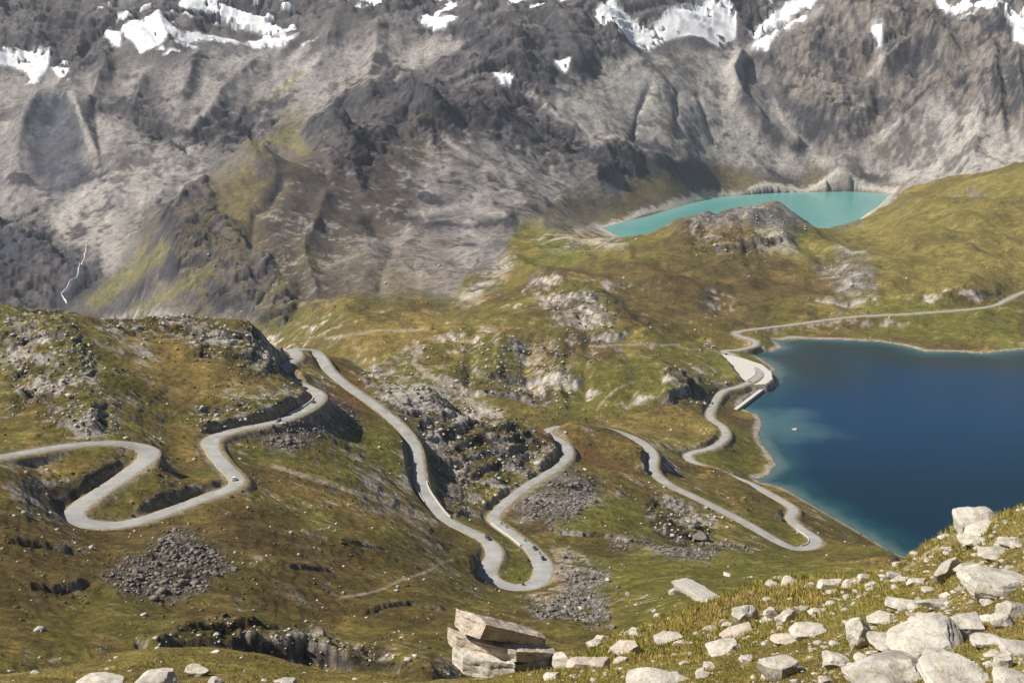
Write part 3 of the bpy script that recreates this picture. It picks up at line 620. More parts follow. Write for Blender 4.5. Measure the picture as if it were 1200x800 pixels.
# slabs of pale bedrock
slab = regions([[(76, 486), (100, 478), (122, 482), (120, 512), (80, 514)], [(430, 425), (500, 440), (590, 480), (560, 500), (470, 480)], [(770, 580), (800, 590), (835, 620), (800, 615)], [(120, 372), (200, 365), (260, 395), (180, 400)], [(535, 352), (560, 325), (598, 305), (600, 314), (560, 352)], [(780, 262), (800, 262), (810, 275)], [(670, 272), (720, 262), (740, 285), (700, 290), (640, 290), (620, 280)], [(880, 275), (930, 270), (940, 295), (890, 300)]], ylo=300, yhi=3300, soft=5, warp=9)
COLR = mix(COLR, RK_L, slab * sstep(-.5, .5, CN + .1) * np.where(GY > 1100, .55, .85))
COLR = mix(COLR, C(.045, .036, .026), regions([[(165, 762), (220, 750), (300, 752), (400, 768), (480, 780), (440, 790), (330, 776), (220, 770)], [(54, 578), (100, 552), (152, 534), (100, 590), (76, 606)]], ylo=250, yhi=900, soft=4, warp=6) * .75)  # shade under the hollow's ledges and on the road cutting, painted as dark ground
COLR = mix(COLR, C(.12, .082, .026), region([(-20, 600), (250, 610), (500, 630), (560, 690), (520, 740), (300, 745), (-20, 770)], 240, 700, 18, 20) * .45)
COLR *= (1 + 0.22 * np.clip(CN, -1.2, 1.2) * (1 - wgt))[..., None]
COLR *= (1 - .35 * CRACK)[..., None]
COLR = mix(COLR, SNOW, M_SNOW)
COLR = mix(COLR, C(.50, .40, .28), region([(612, 700), (640, 690), (652, 660), (640, 640), (655, 640), (685, 648), (690, 660), (665, 680), (662, 700), (640, 708)], 400, 900, 3, 5) * sstep(-.8, .3, CN) * .9)
for ln, w_ in [([(690, 404), (740, 404), (795, 405)], 1.0), ([(400, 700), (450, 690), (490, 672), (530, 655)], 1.3), ([(320, 545), (380, 566), (440, 583), (505, 612)], 2.4), ([(485, 400), (492, 412), (485, 425), (500, 440), (540, 462), (560, 475)], 3.0), ([(380, 395), (440, 388), (500, 386)], 1.2), ([(742, 448), (722, 455), (708, 468), (700, 480)], 1.0)]:
    d_, _ = seg_dist(U + 2.5 * WN, V + 2 * WN2, np.array(ln, float), False)
    COLR = mix(COLR, C(.42, .35, .26), sstep(w_ + 1, w_ - .6, d_) * ((GY > 240) & (GY < 2300)) * .7)
# shores, verges
COLR = mix(COLR, C(.44, .37, .29), sstep(9, 3, LD + 2 * CN) * np.where(LIN, 0, 1) * sstep(4, 1.5, GZ))
COLR = mix(COLR, C(.48, .44, .38), sstep(26, 12, L2D + 8 * CN) * np.where(L2IN, 0, 1))
COLR = mix(COLR, C(.34, .28, .18), sstep(7.5, 5.0, RD + 1.2 * CN) * .8)
COLR = np.clip(COLR, 0.01, 0.9)
print('colour', time.time() - T0)

def grid_mesh(name, mask, mat, kind='structure'):
    """mesh of the ground faces picked by mask (one value per face)"""
    nr, nc = GX.shape
    idx = np.arange(nr * nc, dtype=np.int32).reshape(nr, nc)
    f = np.stack([idx[:-1, :-1], idx[:-1, 1:], idx[1:, 1:], idx[1:, :-1]], -1)[mask]
    used = np.zeros(nr * nc, bool); used[f.ravel()] = True
    remap = np.cumsum(used, dtype=np.int32) - 1
    f = remap[f]; k = int(used.sum())
    co = np.stack([GX.ravel()[used], GY.ravel()[used], GZ.ravel()[used]], 1).astype(np.float32)
    me = bpy.data.meshes.new(name)
    me.vertices.add(k); me.vertices.foreach_set('co', co.ravel())
    me.loops.add(f.size); me.loops.foreach_set('vertex_index', f.ravel())
    me.polygons.add(len(f)); me.polygons.foreach_set('loop_start', np.arange(0, f.size, 4, dtype=np.int32))
    me.polygons.foreach_set('use_smooth', np.ones(len(f), bool))
    a = me.color_attributes.new('Col', 'FLOAT_COLOR', 'POINT')
    c4 = np.ones((k, 4), np.float32); c4[:, :3] = COLR.reshape(-1, 3)[used]
    a.data.foreach_set('color', c4.ravel())
    me.update(calc_edges=True)
    ob = bpy.data.objects.new(name, me); COL.objects.link(ob); ob['kind'] = kind
    me.materials.append(mat)
    return ob
def simple_mat(name, col, rough=0.9):
    m = bpy.data.materials.new(name); m.use_nodes = True
    b = m.node_tree.nodes['Principled BSDF']
    b.inputs['Base Color'].default_value = (*col, 1); b.inputs['Roughness'].default_value = rough
    return m

def nodes(m):
    m.use_nodes = True
    nt = m.node_tree
    return nt, nt.nodes, nt.links, nt.nodes['Principled BSDF']
def ground_mat():
    m = bpy.data.materials.new('turf_and_rock'); nt, N, L, b = nodes(m)
    at = N.new('ShaderNodeAttribute'); at.attribute_name = 'Col'
    geo = N.new('ShaderNodeNewGeometry')
    n1 = N.new('ShaderNodeTexNoise'); n1.inputs['Scale'].default_value = 0.35; n1.inputs['Detail'].default_value = 6; n1.inputs['Roughness'].default_value = .65
    n2 = N.new('ShaderNodeTexNoise'); n2.inputs['Scale'].default_value = 3.0; n2.inputs['Detail'].default_value = 5; n2.inputs['Roughness'].default_value = .7
    L.new(geo.outputs['Position'], n1.inputs['Vector']); L.new(geo.outputs['Position'], n2.inputs['Vector'])
    mr = N.new('ShaderNodeMapRange'); mr.inputs[1].default_value = .25; mr.inputs[2].default_value = .75; mr.inputs[3].default_value = .55; mr.inputs[4].default_value = 1.45
    mr2 = N.new('ShaderNodeMapRange'); mr2.inputs[1].default_value = .25; mr2.inputs[2].default_value = .75; mr2.inputs[3].default_value = .65; mr2.inputs[4].default_value = 1.35
    L.new(n1.outputs[0], mr.inputs[0]); L.new(n2.outputs[0], mr2.inputs[0])
    mu = N.new('ShaderNodeMath'); mu.operation = 'MULTIPLY'; L.new(mr.outputs[0], mu.inputs[0]); L.new(mr2.outputs[0], mu.inputs[1])
    n3 = N.new('ShaderNodeTexNoise'); n3.inputs['Scale'].default_value = .09; n3.inputs['Detail'].default_value = 8; n3.inputs['Roughness'].default_value = .78
    L.new(geo.outputs['Position'], n3.inputs['Vector'])
    mr3 = N.new('ShaderNodeMapRange'); mr3.inputs[1].default_value = .32; mr3.inputs[2].default_value = .68; mr3.inputs[3].default_value = .6; mr3.inputs[4].default_value = 1.4; L.new(n3.outputs[0], mr3.inputs[0])
    mu2 = N.new('ShaderNodeMath'); mu2.operation = 'MULTIPLY'; L.new(mu.outputs[0], mu2.inputs[0]); L.new(mr3.outputs[0], mu2.inputs[1]); mu = mu2
    vm = N.new('ShaderNodeVectorMath'); vm.operation = 'SCALE'; L.new(at.outputs['Color'], vm.inputs[0]); L.new(mu.outputs[0], vm.inputs['Scale'])
    L.new(vm.outputs[0], b.inputs['Base Color'])
    b.inputs['Roughness'].default_value = .95; b.inputs['Specular IOR Level'].default_value = .15
    bp = N.new('ShaderNodeBump'); bp.inputs['Strength'].default_value = .7; bp.inputs['Distance'].default_value = 1.6; L.new(n1.outputs[0], bp.inputs['Height'])
    bp2 = N.new('ShaderNodeBump'); bp2.inputs['Strength'].default_value = .5; bp2.inputs['Distance'].default_value = .25; L.new(n2.outputs[0], bp2.inputs['Height']); L.new(bp.outputs[0], bp2.inputs['Normal'])
    bp3 = N.new('ShaderNodeBump'); bp3.inputs['Strength'].default_value = .8; bp3.inputs['Distance'].default_value = 9.0; L.new(n3.outputs[0], bp3.inputs['Height']); L.new(bp3.outputs[0], bp.inputs['Normal'])
    L.new(bp2.outputs[0], b.inputs['Normal'])
    return m
M_GROUND = ground_mat()
fy = 0.5 * (GY[:-1, :-1] + GY[1:, 1:])
fsnow = (0.25 * (M_SNOW[:-1, :-1] + M_SNOW[1:, :-1] + M_SNOW[:-1, 1:] + M_SNOW[1:, 1:]) > 0.5) & (fy > 3000)
grid_mesh('foreground_slope', fy < 175, M_GROUND)
grid_mesh('hillside', (fy >= 175) & (fy < 2650), M_GROUND)
grid_mesh('mountain', (fy >= 2650) & ~fsnow, M_GROUND)
# the ground goes on to either side of the surveyed wedge
for side in (0, -1):
    sg_ = -1 if side == 0 else 1
    offs = np.array([0, .6, 1.4, 2.6, 4.5, 7, 11, 17, 26, 40, 60, 90, 150]); k_in = 12 if side == 0 else -13
    x0 = GX[:, side].astype(np.float64); z0 = GZ[:, side].astype(np.float64)
    kern_ = np.ones(9) / 9; zs = np.convolve(np.pad(z0, 4, 'edge'), kern_, 'valid')
    sl_ = np.clip((z0 - GZ[:, k_in]) / np.abs(x0 - GX[:, k_in]), -.25, .3); sl_ = np.convolve(np.pad(sl_, 30, 'edge'), np.ones(61) / 61, 'valid')
    mul = np.clip(row_y / 150, 1, 12)[:, None]
    dx_ = offs[None] * mul
    EX = x0[:, None] + sg_ * dx_; EY = np.repeat(row_y[:, None], len(offs), 1)
    w0 = np.clip(dx_ / (4 * mul), 0, 1)
    EZ = z0[:, None] * (1 - w0) + zs[:, None] * w0 + sl_[:, None] * np.minimum(dx_, 40 * mul) * .8 + w0 * mul * .5 * gn(EX / (6 * mul), EY / (9 * mul), 701)
    idx = np.arange(EX.size).reshape(EX.shape)
    F_ = np.stack([idx[:-1, :-1], idx[:-1, 1:], idx[1:, 1:], idx[1:, :-1]], -1).reshape(-1, 4)
    if side == 0: F_ = F_[:, ::-1]
    F_ = np.ascontiguousarray(F_).astype(np.int32)
    me = bpy.data.meshes.new('hillside'); me.vertices.add(EX.size); me.vertices.foreach_set('co', np.stack([EX, EY, EZ], -1).astype(np.float32).ravel())
    me.loops.add(F_.size); me.loops.foreach_set('vertex_index', F_.ravel()); me.polygons.add(len(F_)); me.polygons.foreach_set('loop_start', np.arange(0, F_.size, 4, dtype=np.int32))
    me.polygons.foreach_set('use_smooth', np.ones(len(F_), bool))
    a_ = me.color_attributes.new('Col', 'FLOAT_COLOR', 'POINT'); c4 = np.ones(EX.shape + (4,), np.float32); c4[..., :3] = COLR[:, side][:, None]; a_.data.foreach_set('color', c4.ravel())
    me.update(calc_edges=True); me.materials.append(M_GROUND); ob = bpy.data.objects.new('hillside', me); COL.objects.link(ob); ob['kind'] = 'structure'
# ---------------------------------------------------------------- more materials
def noisy_mat(name, c1, c2, scale, rough=.9, bump=.3, dist=.05, attr=False, metallic=0, spec=.3, detail=6):
    m = bpy.data.materials.new(name); nt, N, L, b = nodes(m)
    tc = N.new('ShaderNodeTexCoord')
    n1 = N.new('ShaderNodeTexNoise'); n1.inputs['Scale'].default_value = scale; n1.inputs['Detail'].default_value = detail; n1.inputs['Roughness'].default_value = .65
    if attr:
        geo = N.new('ShaderNodeNewGeometry'); L.new(geo.outputs['Position'], n1.inputs['Vector'])
    else: L.new(tc.outputs['Object'], n1.inputs['Vector'])
    cr = N.new('ShaderNodeValToRGB'); cr.color_ramp.elements[0].position = .33; cr.color_ramp.elements[1].position = .68
    cr.color_ramp.elements[0].color = (*c1, 1); cr.color_ramp.elements[1].color = (*c2, 1)
    L.new(n1.outputs[0], cr.inputs[0]); L.new(cr.outputs[0], b.inputs['Base Color'])
    b.inputs['Roughness'].default_value = rough; b.inputs['Specular IOR Level'].default_value = spec; b.inputs['Metallic'].default_value = metallic
    if bump:
        bp = N.new('ShaderNodeBump'); bp.inputs['Strength'].default_value = bump; bp.inputs['Distance'].default_value = dist
        L.new(n1.outputs[0], bp.inputs['Height']); L.new(bp.outputs[0], b.inputs['Normal'])
    return m
M_SNOWM = noisy_mat('old_snow', (.62, .60, .60), (.88, .88, .90), .03, .7, .4, 1.0, attr=True)
M_ASPH = noisy_mat('worn_asphalt', (.225, .218, .208), (.36, .35, .335), .12, .9, .2, .02, attr=True, detail=9)
M_VERGE = noisy_mat('gravel_verge', (.20, .16, .09), (.42, .37, .28), .9, .95, .4, .05, attr=True)
M_GRAVEL = noisy_mat('pale_gravel', (.42, .39, .34), (.55, .52, .47), .4, .95, .3, .05, attr=True)
M_WALL = noisy_mat('pale_masonry', (.42, .40, .35), (.58, .55, .50), 1.2, .9, .4, .05)
M_CONC = noisy_mat('grey_concrete', (.30, .29, .27), (.42, .41, .38), .8, .9, .3, .05)
M_WHITEWATER = noisy_mat('white_water', (.35, .37, .38), (.65, .67, .69), .3, .5, .5, .3)
grid_mesh('snow_field', fsnow, M_SNOWM)

def zat(x, y):
    gx_ = (np.asarray(x) / np.asarray(y) - th_ax[0]) / (th_ax[1] - th_ax[0])
    gy_ = np.interp(np.log(y), s_ax, np.arange(NROW))
    return bilin(GZ, gx_, gy_)
def hit(u, v, ylo=12, yhi=7500):
    """first point of the ground met by the sight line through picture point (u, v)"""
    t, th = ray(u, v)
    ys = row_y[(row_y > ylo) & (row_y < yhi)]
    zz = zat(th * ys, ys)
    k = np.nonzero(EYE - t * ys <= zz)[0]
    if not len(k): return None
    i = max(k[0], 1)
    a, b = ys[i - 1], ys[i]
    da = EYE - t * a - zz[i - 1]; db = EYE - t * b - zz[i]
    f = da / (da - db + 1e-9) if da > 0 else 0
    Yh = a + (b - a) * f
    return Vector((th * Yh, Yh, EYE - t * Yh))
def mesh_obj(name, vs, fs, mats, smooth=False, parent=None, mi=None):
    me = bpy.data.meshes.new(name); me.from_pydata([tuple(p) for p in vs], [], fs)
    for m in (mats if isinstance(mats, (list, tuple)) else [mats]): me.materials.append(m)
    if smooth: me.polygons.foreach_set('use_smooth', [True] * len(me.polygons))
    if mi is not None: me.polygons.foreach_set('material_index', mi)
    ob = bpy.data.objects.new(name, me); COL.objects.link(ob)
    if parent: ob.parent = parent
    return ob
def tag(o, label=None, cat=None, group=None, kind=None):
    if label: o['label'] = label
    if cat: o['category'] = cat
    if group: o['group'] = group
    if kind: o['kind'] = kind
    return o
def empty(name, loc, rz=0.0):
    o = bpy.data.objects.new(name, None); COL.objects.link(o); o.location = loc; o.rotation_euler = (0, 0, rz); o.empty_display_size = .5
    return o

# ---------------------------------------------------------------- road, verges, car park
dR = np.gradient(ROAD[:, :2], axis=0); dR /= np.linalg.norm(dR, axis=1)[:, None]
NR = np.stack([-dR[:, 1], dR[:, 0]], 1)          # to the left when driving from the left edge of the picture to the lake
RU, RV = uv_of(ROAD[:, 0], ROAD[:, 1], ROAD[:, 2])
def idx_near(u, v, lo=0):
    return lo + int(np.argmin((RU[lo:] - u) ** 2 + (RV[lo:] - v) ** 2))
# wider in the hairpins
hw = np.full(len(ROAD), 2.6)
for (u, v), w_, r_ in [((95, 607), 1.3, 30), ((620, 687), 1.3, 30), ((566, 665), .8, 18), ((632, 660), 1.2, 22), ((665, 530), .6, 20), ((175, 530), 1.0, 20), ((250, 515), .8, 18), ((948, 638), 1.2, 30), ((345, 411), .8, 30), ((890, 440), 1.0, 30)]:
    k = idx_near(u, v)
    d = np.hypot(ROAD[:, 0] - ROAD[k, 0], ROAD[:, 1] - ROAD[k, 1])
    hw += w_ * np.exp(-(d / r_) ** 2)
hw += .28 * gn(np.arange(len(ROAD)) / 9.0, np.zeros(len(ROAD)) + 3, 303)
def strip(name, offs, mat, lift, i0=0, i1=None, parent=None):
    """ribbon along the road; offs = list of (offset array or number, drop)"""
    i1 = i1 or len(ROAD)
    vs = []; fs = []; m = len(offs)
    for i in range(i0, i1):
        for o, dz in offs:
            oo = o[i] if isinstance(o, np.ndarray) else o
            vs.append((ROAD[i, 0] + NR[i, 0] * oo, ROAD[i, 1] + NR[i, 1] * oo, ROAD[i, 2] + lift + dz))
        if i > i0:
            a = (i - i0) * m
            for k in range(m - 1): fs.append((a - m + k, a + k, a + k + 1, a - m + k + 1))
    return mesh_obj(name, vs, fs, mat, True, parent)
ragged = .5 * gn(np.arange(len(ROAD)) / 6.0, np.zeros(len(ROAD)), 301); ragged2 = .5 * gn(np.arange(len(ROAD)) / 6.0, np.ones(len(ROAD)) * 9, 302)
r_ = strip('road', [(-hw - .05, 0), (-hw * .5, .05), (0.0, .09), (hw * .5, .05), (hw + .05, 0)], M_ASPH, .10); r_['kind'] = 'structure'
r_ = strip('road_verge', [(-hw - 1.5 + ragged, -.45), (-hw - .9 + ragged, .0), (-hw, .0)], M_VERGE, .04); r_['kind'] = 'structure'
r_ = strip('road_verge', [(hw, .0), (hw + .9 + ragged2, .0), (hw + 1.5 + ragged2, -.45)], M_VERGE, .04); r_['kind'] = 'structure'
bmp = bmesh.new(); fc = bmp.faces.new([bmp.verts.new((x, y, 7.93)) for x, y in PAD]); bmesh.ops.triangulate(bmp, faces=[fc])
mp = bpy.data.meshes.new('car_park'); bmp.to_mesh(mp); mp.materials.append(M_GRAVEL)
o = bpy.data.objects.new('car_park', mp); COL.objects.link(o); o['kind'] = 'structure'
# pale gravel shoulder outside the lower hairpin
# ---------------------------------------------------------------- water
def water_mat(name, rough, scale, bump, spec=.5):
    m = bpy.data.materials.new(name); nt, N, L, b = nodes(m)
    at = N.new('ShaderNodeAttribute'); at.attribute_name = 'Col'; L.new(at.outputs['Color'], b.inputs['Base Color'])
    b.inputs['Roughness'].default_value = rough; b.inputs['IOR'].default_value = 1.333; b.inputs['Specular IOR Level'].default_value = spec
    geo = N.new('ShaderNodeNewGeometry'); n1 = N.new('ShaderNodeTexNoise'); n1.inputs['Scale'].default_value = scale; n1.inputs['Detail'].default_value = 5
    L.new(geo.outputs['Position'], n1.inputs['Vector'])
    bp = N.new('ShaderNodeBump'); bp.inputs['Strength'].default_value = bump; bp.inputs['Distance'].default_value = .2
    L.new(n1.outputs[0], bp.inputs['Height']); L.new(bp.outputs[0], b.inputs['Normal'])
    return m
def lake(name, P, z, cell, colf, mat):
    x0, x1 = P[:, 0].min() - cell, P[:, 0].max() + cell; y0, y1 = P[:, 1].min() - cell, P[:, 1].max() + cell
    xs = np.arange(x0, x1 + cell, cell); ys = np.arange(y0, y1 + cell, cell)
    X, Yv = np.meshgrid(xs, ys); d, ins = seg_dist(X, Yv, P); ok = ins | (d < cell * 1.5)
    f = ok[:-1, :-1] & ok[1:, :-1] & ok[:-1, 1:] & ok[1:, 1:]
    idx = np.arange(X.size).reshape(X.shape)
    F = np.stack([idx[:-1, :-1], idx[:-1, 1:], idx[1:, 1:], idx[1:, :-1]], -1)[f]
    used = np.zeros(X.size, bool); used[F.ravel()] = True; rm = np.cumsum(used) - 1
    co = np.stack([X.ravel()[used], Yv.ravel()[used], np.full(int(used.sum()), z)], 1)
    o = mesh_obj(name, co.tolist(), rm[F].tolist(), mat)
    c = colf(X, Yv, d, ins).reshape(-1, 3)[used]
    a = o.data.color_attributes.new('Col', 'FLOAT_COLOR', 'POINT')
    c4 = np.ones((len(c), 4), np.float32); c4[:, :3] = c; a.data.foreach_set('color', c4.ravel())
    o['kind'] = 'structure'; return o
def lake1_col(X, Yv, d, ins):
    c = np.broadcast_to(C(.001, .018, .036), X.shape + (3,)).copy()
    c = mix(c, C(.001, .030, .076), sstep(1080, 1350, Yv) * sstep(1720, 1500, Yv) * .9)
    c = mix(c, C(.010, .024, .020), sstep(150, 40, d) * sstep(1400, 1560, Yv) * .9)  # dark hillside reflection painted into the water along the far shore
    c = mix(c, C(.012, .062, .070), sstep(40, 5, d + 12 * fbm(X, Yv, 60, 3, 401)) * .7)
    c = mix(c, C(.09, .13, .12), sstep(14, 2, d + 4 * fbm(X, Yv, 25, 3, 402)) * .8)
    sx, sy, _ = road_pt(918, 497, 0)
    r = np.hypot((X - sx) / 55, (Yv - sy) / 80) + .35 * fbm(X, Yv, 50, 3, 403)
    return mix(c, C(.05, .11, .125), sstep(1.1, .2, r) * .8)
def lake2_col(X, Yv, d, ins):
    c = np.broadcast_to(C(.085, .275, .255), X.shape + (3,)).copy()
    return mix(c, C(.14, .33, .30), sstep(90, 10, d + 15 * fbm(X, Yv, 90, 3, 404)) * .7)
lake('lake_water', LAKE, LAKE_Z, 8.0, lake1_col, water_mat('deep_lake_water', .22, .3, .6, .10))
lake('turquoise_lake_water', LAKE2, LAKE2_Z, 14.0, lake2_col, water_mat('glacial_lake_water', .25, .1, .3, .3))

# ---------------------------------------------------------------- rocks
def rock_mat(name, light, dark, lich, scale=1.0):
    m = bpy.data.materials.new(name); nt, N, L, b = nodes(m)
    geo = N.new('ShaderNodeNewGeometry')
    n1 = N.new('ShaderNodeTexNoise'); n1.inputs['Scale'].default_value = 1.6 * scale; n1.inputs['Detail'].default_value = 8; n1.inputs['Roughness'].default_value = .7
    n2 = N.new('ShaderNodeTexNoise'); n2.inputs['Scale'].default_value = 5.5 * scale; n2.inputs['Detail'].default_value = 6; n2.inputs['Roughness'].default_value = .7
    v = N.new('ShaderNodeTexVoronoi'); v.feature = 'DISTANCE_TO_EDGE'; v.inputs['Scale'].default_value = 1.1 * scale
    dn = N.new('ShaderNodeVectorMath'); dn.operation = 'MULTIPLY_ADD'; dn.inputs[1].default_value = (.5, .5, .5)
    for x in (n1, n2): L.new(geo.outputs['Position'], x.inputs['Vector'])
    L.new(n2.outputs['Color'], dn.inputs[0]); L.new(geo.outputs['Position'], dn.inputs[2]); L.new(dn.outputs[0], v.inputs['Vector'])
    cr = N.new('ShaderNodeValToRGB'); e = cr.color_ramp.elements; e[0].position = .3; e[0].color = (*dark, 1); e[1].position = .58; e[1].color = (*light, 1)
    L.new(n1.outputs[0], cr.inputs[0])
    lr = N.new('ShaderNodeMapRange'); lr.inputs[1].default_value = .52; lr.inputs[2].default_value = .62; L.new(n2.outputs[0], lr.inputs[0])
    mx = N.new('ShaderNodeMix'); mx.data_type = 'RGBA'; L.new(lr.outputs[0], mx.inputs[0]); L.new(cr.outputs[0], mx.inputs[6]); mx.inputs[7].default_value = (*lich, 1)
    ck = N.new('ShaderNodeMapRange'); ck.inputs[1].default_value = 0; ck.inputs[2].default_value = .022; ck.inputs[3].default_value = .62; ck.inputs[4].default_value = 1; L.new(v.outputs['Distance'], ck.inputs[0])
    vs = N.new('ShaderNodeVectorMath'); vs.operation = 'SCALE'; L.new(mx.outputs[2], vs.inputs[0]); L.new(ck.outputs[0], vs.inputs['Scale']); L.new(vs.outputs[0], b.inputs['Base Color'])
    b.inputs['Roughness'].default_value = .92; b.inputs['Specular IOR Level'].default_value = .2
    bp = N.new('ShaderNodeBump'); bp.inputs['Strength'].default_value = .8; bp.inputs['Distance'].default_value = .12 / scale; L.new(n1.outputs[0], bp.inputs['Height'])
    bp2 = N.new('ShaderNodeBump'); bp2.inputs['Strength'].default_value = .6; bp2.inputs['Distance'].default_value = .05 / scale; L.new(n2.outputs[0], bp2.inputs['Height']); L.new(bp.outputs[0], bp2.inputs['Normal'])
    L.new(bp2.outputs[0], b.inputs['Normal'])
    return m
MR_PALE = rock_mat('pale_gneiss', (.57, .52, .45), (.31, .275, .24), (.40, .37, .26))
MR_GREY = rock_mat('grey_gneiss', (.50, .455, .40), (.22, .195, .17), (.33, .31, .2))
MR_PINK = rock_mat('rusty_pale_gneiss', (.52, .43, .35), (.27, .20, .15), (.50, .47, .40))
MR_FAR = rock_mat('talus_rock', (.21, .182, .165), (.075, .065, .06), (.24, .22, .17), .35)
from mathutils import noise as mnoise
def rock_shape(kind, dims, seed, sub=4, cuts=9):
    """an angular boulder: a rounded body with flat breaks cut into it, roughened; centred, dims = full width, depth, height"""
    r = random.Random(seed)
    bm = bmesh.new()
    if kind in ('slab', 'block', 'bed'):
        bmesh.ops.create_cube(bm, size=2)
        bmesh.ops.subdivide_edges(bm, edges=bm.edges[:], cuts={4: 11, 3: 6, 2: 3}[sub], use_grid_fill=True)
        for v_ in bm.verts:
            p = v_.co; q = p.normalized() * 1.25
            k = .14 if kind == 'slab' else .25 if kind == 'block' else .45
            v_.co = p.lerp(q, k)
    else:
        bmesh.ops.create_icosphere(bm, subdivisions=sub, radius=1.15)
    planes = []
    for _ in range(cuts):
        n_ = Vector((r.uniform(-1, 1), r.uniform(-1, 1), r.uniform(-.7, 1))).normalized()
        planes.append((n_, r.uniform(.62, .92) if kind == 'round' else r.uniform(.80, 1.12)))
    if kind == 'wedge':
        planes += [(Vector((.25, -.35, 1)).normalized(), .35), (Vector((-.2, 1, .5)).normalized(), .5), (Vector((.9, -.3, .15)).normalized(), .75), (Vector((-.9, -.2, .3)).normalized(), .8), (Vector((0, -1, .1)).normalized(), .7)]
    sx, sy, sz = dims[0] / 2, dims[1] / 2, dims[2] / 2
    off = Vector((r.uniform(0, 99), r.uniform(0, 99), r.uniform(0, 99)))
    for v_ in bm.verts:
        p = v_.co.copy()
        for n_, c in planes:
            d = p.dot(n_) - c
            if d > 0: p -= n_ * d
        q = Vector((p.x * sx, p.y * sy, p.z * sz))
        s0 = min(sx, sy, sz * 1.5)
        dsp = mnoise.noise(q * (1.1 / s0) + off) * .12 + mnoise.noise(q * (2.9 / s0) + off) * .06 + (mnoise.noise(q * (7 / s0) + off) * .035 if sub > 3 else 0)
        if kind in ('slab', 'bed'):   # bedding: thin recessed joints
            dsp -= .10 * max(0, 1 - abs(((q.z / max(sz, .01)) * 2.2 + .3 * mnoise.noise(q / s0 + off)) % 1 - .5) * 9)
        v_.co = q + p.normalized() * dsp * s0
    return bm
def put_rock(name, kind, u0, u1, v0, v1, mat, label, depth=.9, yaw=0, tilt=(0, 0), sink=.34, seed=None, sub=4, cuts=13, ylo=12, group=None, cat='boulder', y=None, rest=0):
    """boulder filling the picture box u0..u1, v0..v1, standing on the ground below its lower edge"""
    uc = (u0 + u1) / 2
    b_ = hit(uc, min(v1 - (v1 - v0) * .12, 812), ylo)
    if y:
        t, th = ray(uc, v1); b_ = Vector((th * y, y, EYE - t * y))
    Yd = b_.y * CP + (EYE - b_.z) * SP
    w = (u1 - u0) / FPX * Yd; h = (v1 - v0) / FPX * Yd
    seed = seed if seed is not None else int(u0 * 7 + v0 * 13)
    d = min(w * depth, (2.6 if kind == 'bed' else 1.7 if kind == 'slab' else 1.1) * h)
    h = max(.42 * h, (h - .36 * d) / .93)
    bm = rock_shape(kind, (w, d, h * (1 + sink)), seed, sub, cuts)
    bmesh.ops.rotate(bm, verts=bm.verts, cent=(0, 0, 0), matrix=Matrix.Rotation(R(tilt[1]), 3, 'Y') @ Matrix.Rotation(R(tilt[0]), 3, 'X'))
    bmesh.ops.rotate(bm, verts=bm.verts, cent=(0, 0, 0), matrix=Matrix.Rotation(R(yaw), 3, 'Z'))
    me = bpy.data.meshes.new(name); bm.to_mesh(me); bm.free(); me.materials.append(mat)
    if kind == 'round' or True:
        me.polygons.foreach_set('use_smooth', [True] * len(me.polygons))
        me.set_sharp_from_angle(angle=R(17))
    o = bpy.data.objects.new(name, me); COL.objects.link(o)
    o.location = (b_.x, b_.y + d * .3, b_.z + h * (.5 - sink / 2) + rest)
    tag(o, label, cat, group)
    return o
NG = 'big boulders and slabs on the near slope'
PA, GR_, PI_ = MR_PALE, MR_GREY, MR_PINK
put_rock('boulder', 'block', 1120, 1180, 589, 619, PA, 'pale blocky boulder on the skyline right above the deep blue lake', .8, 10, seed=3, group=NG, y=48)
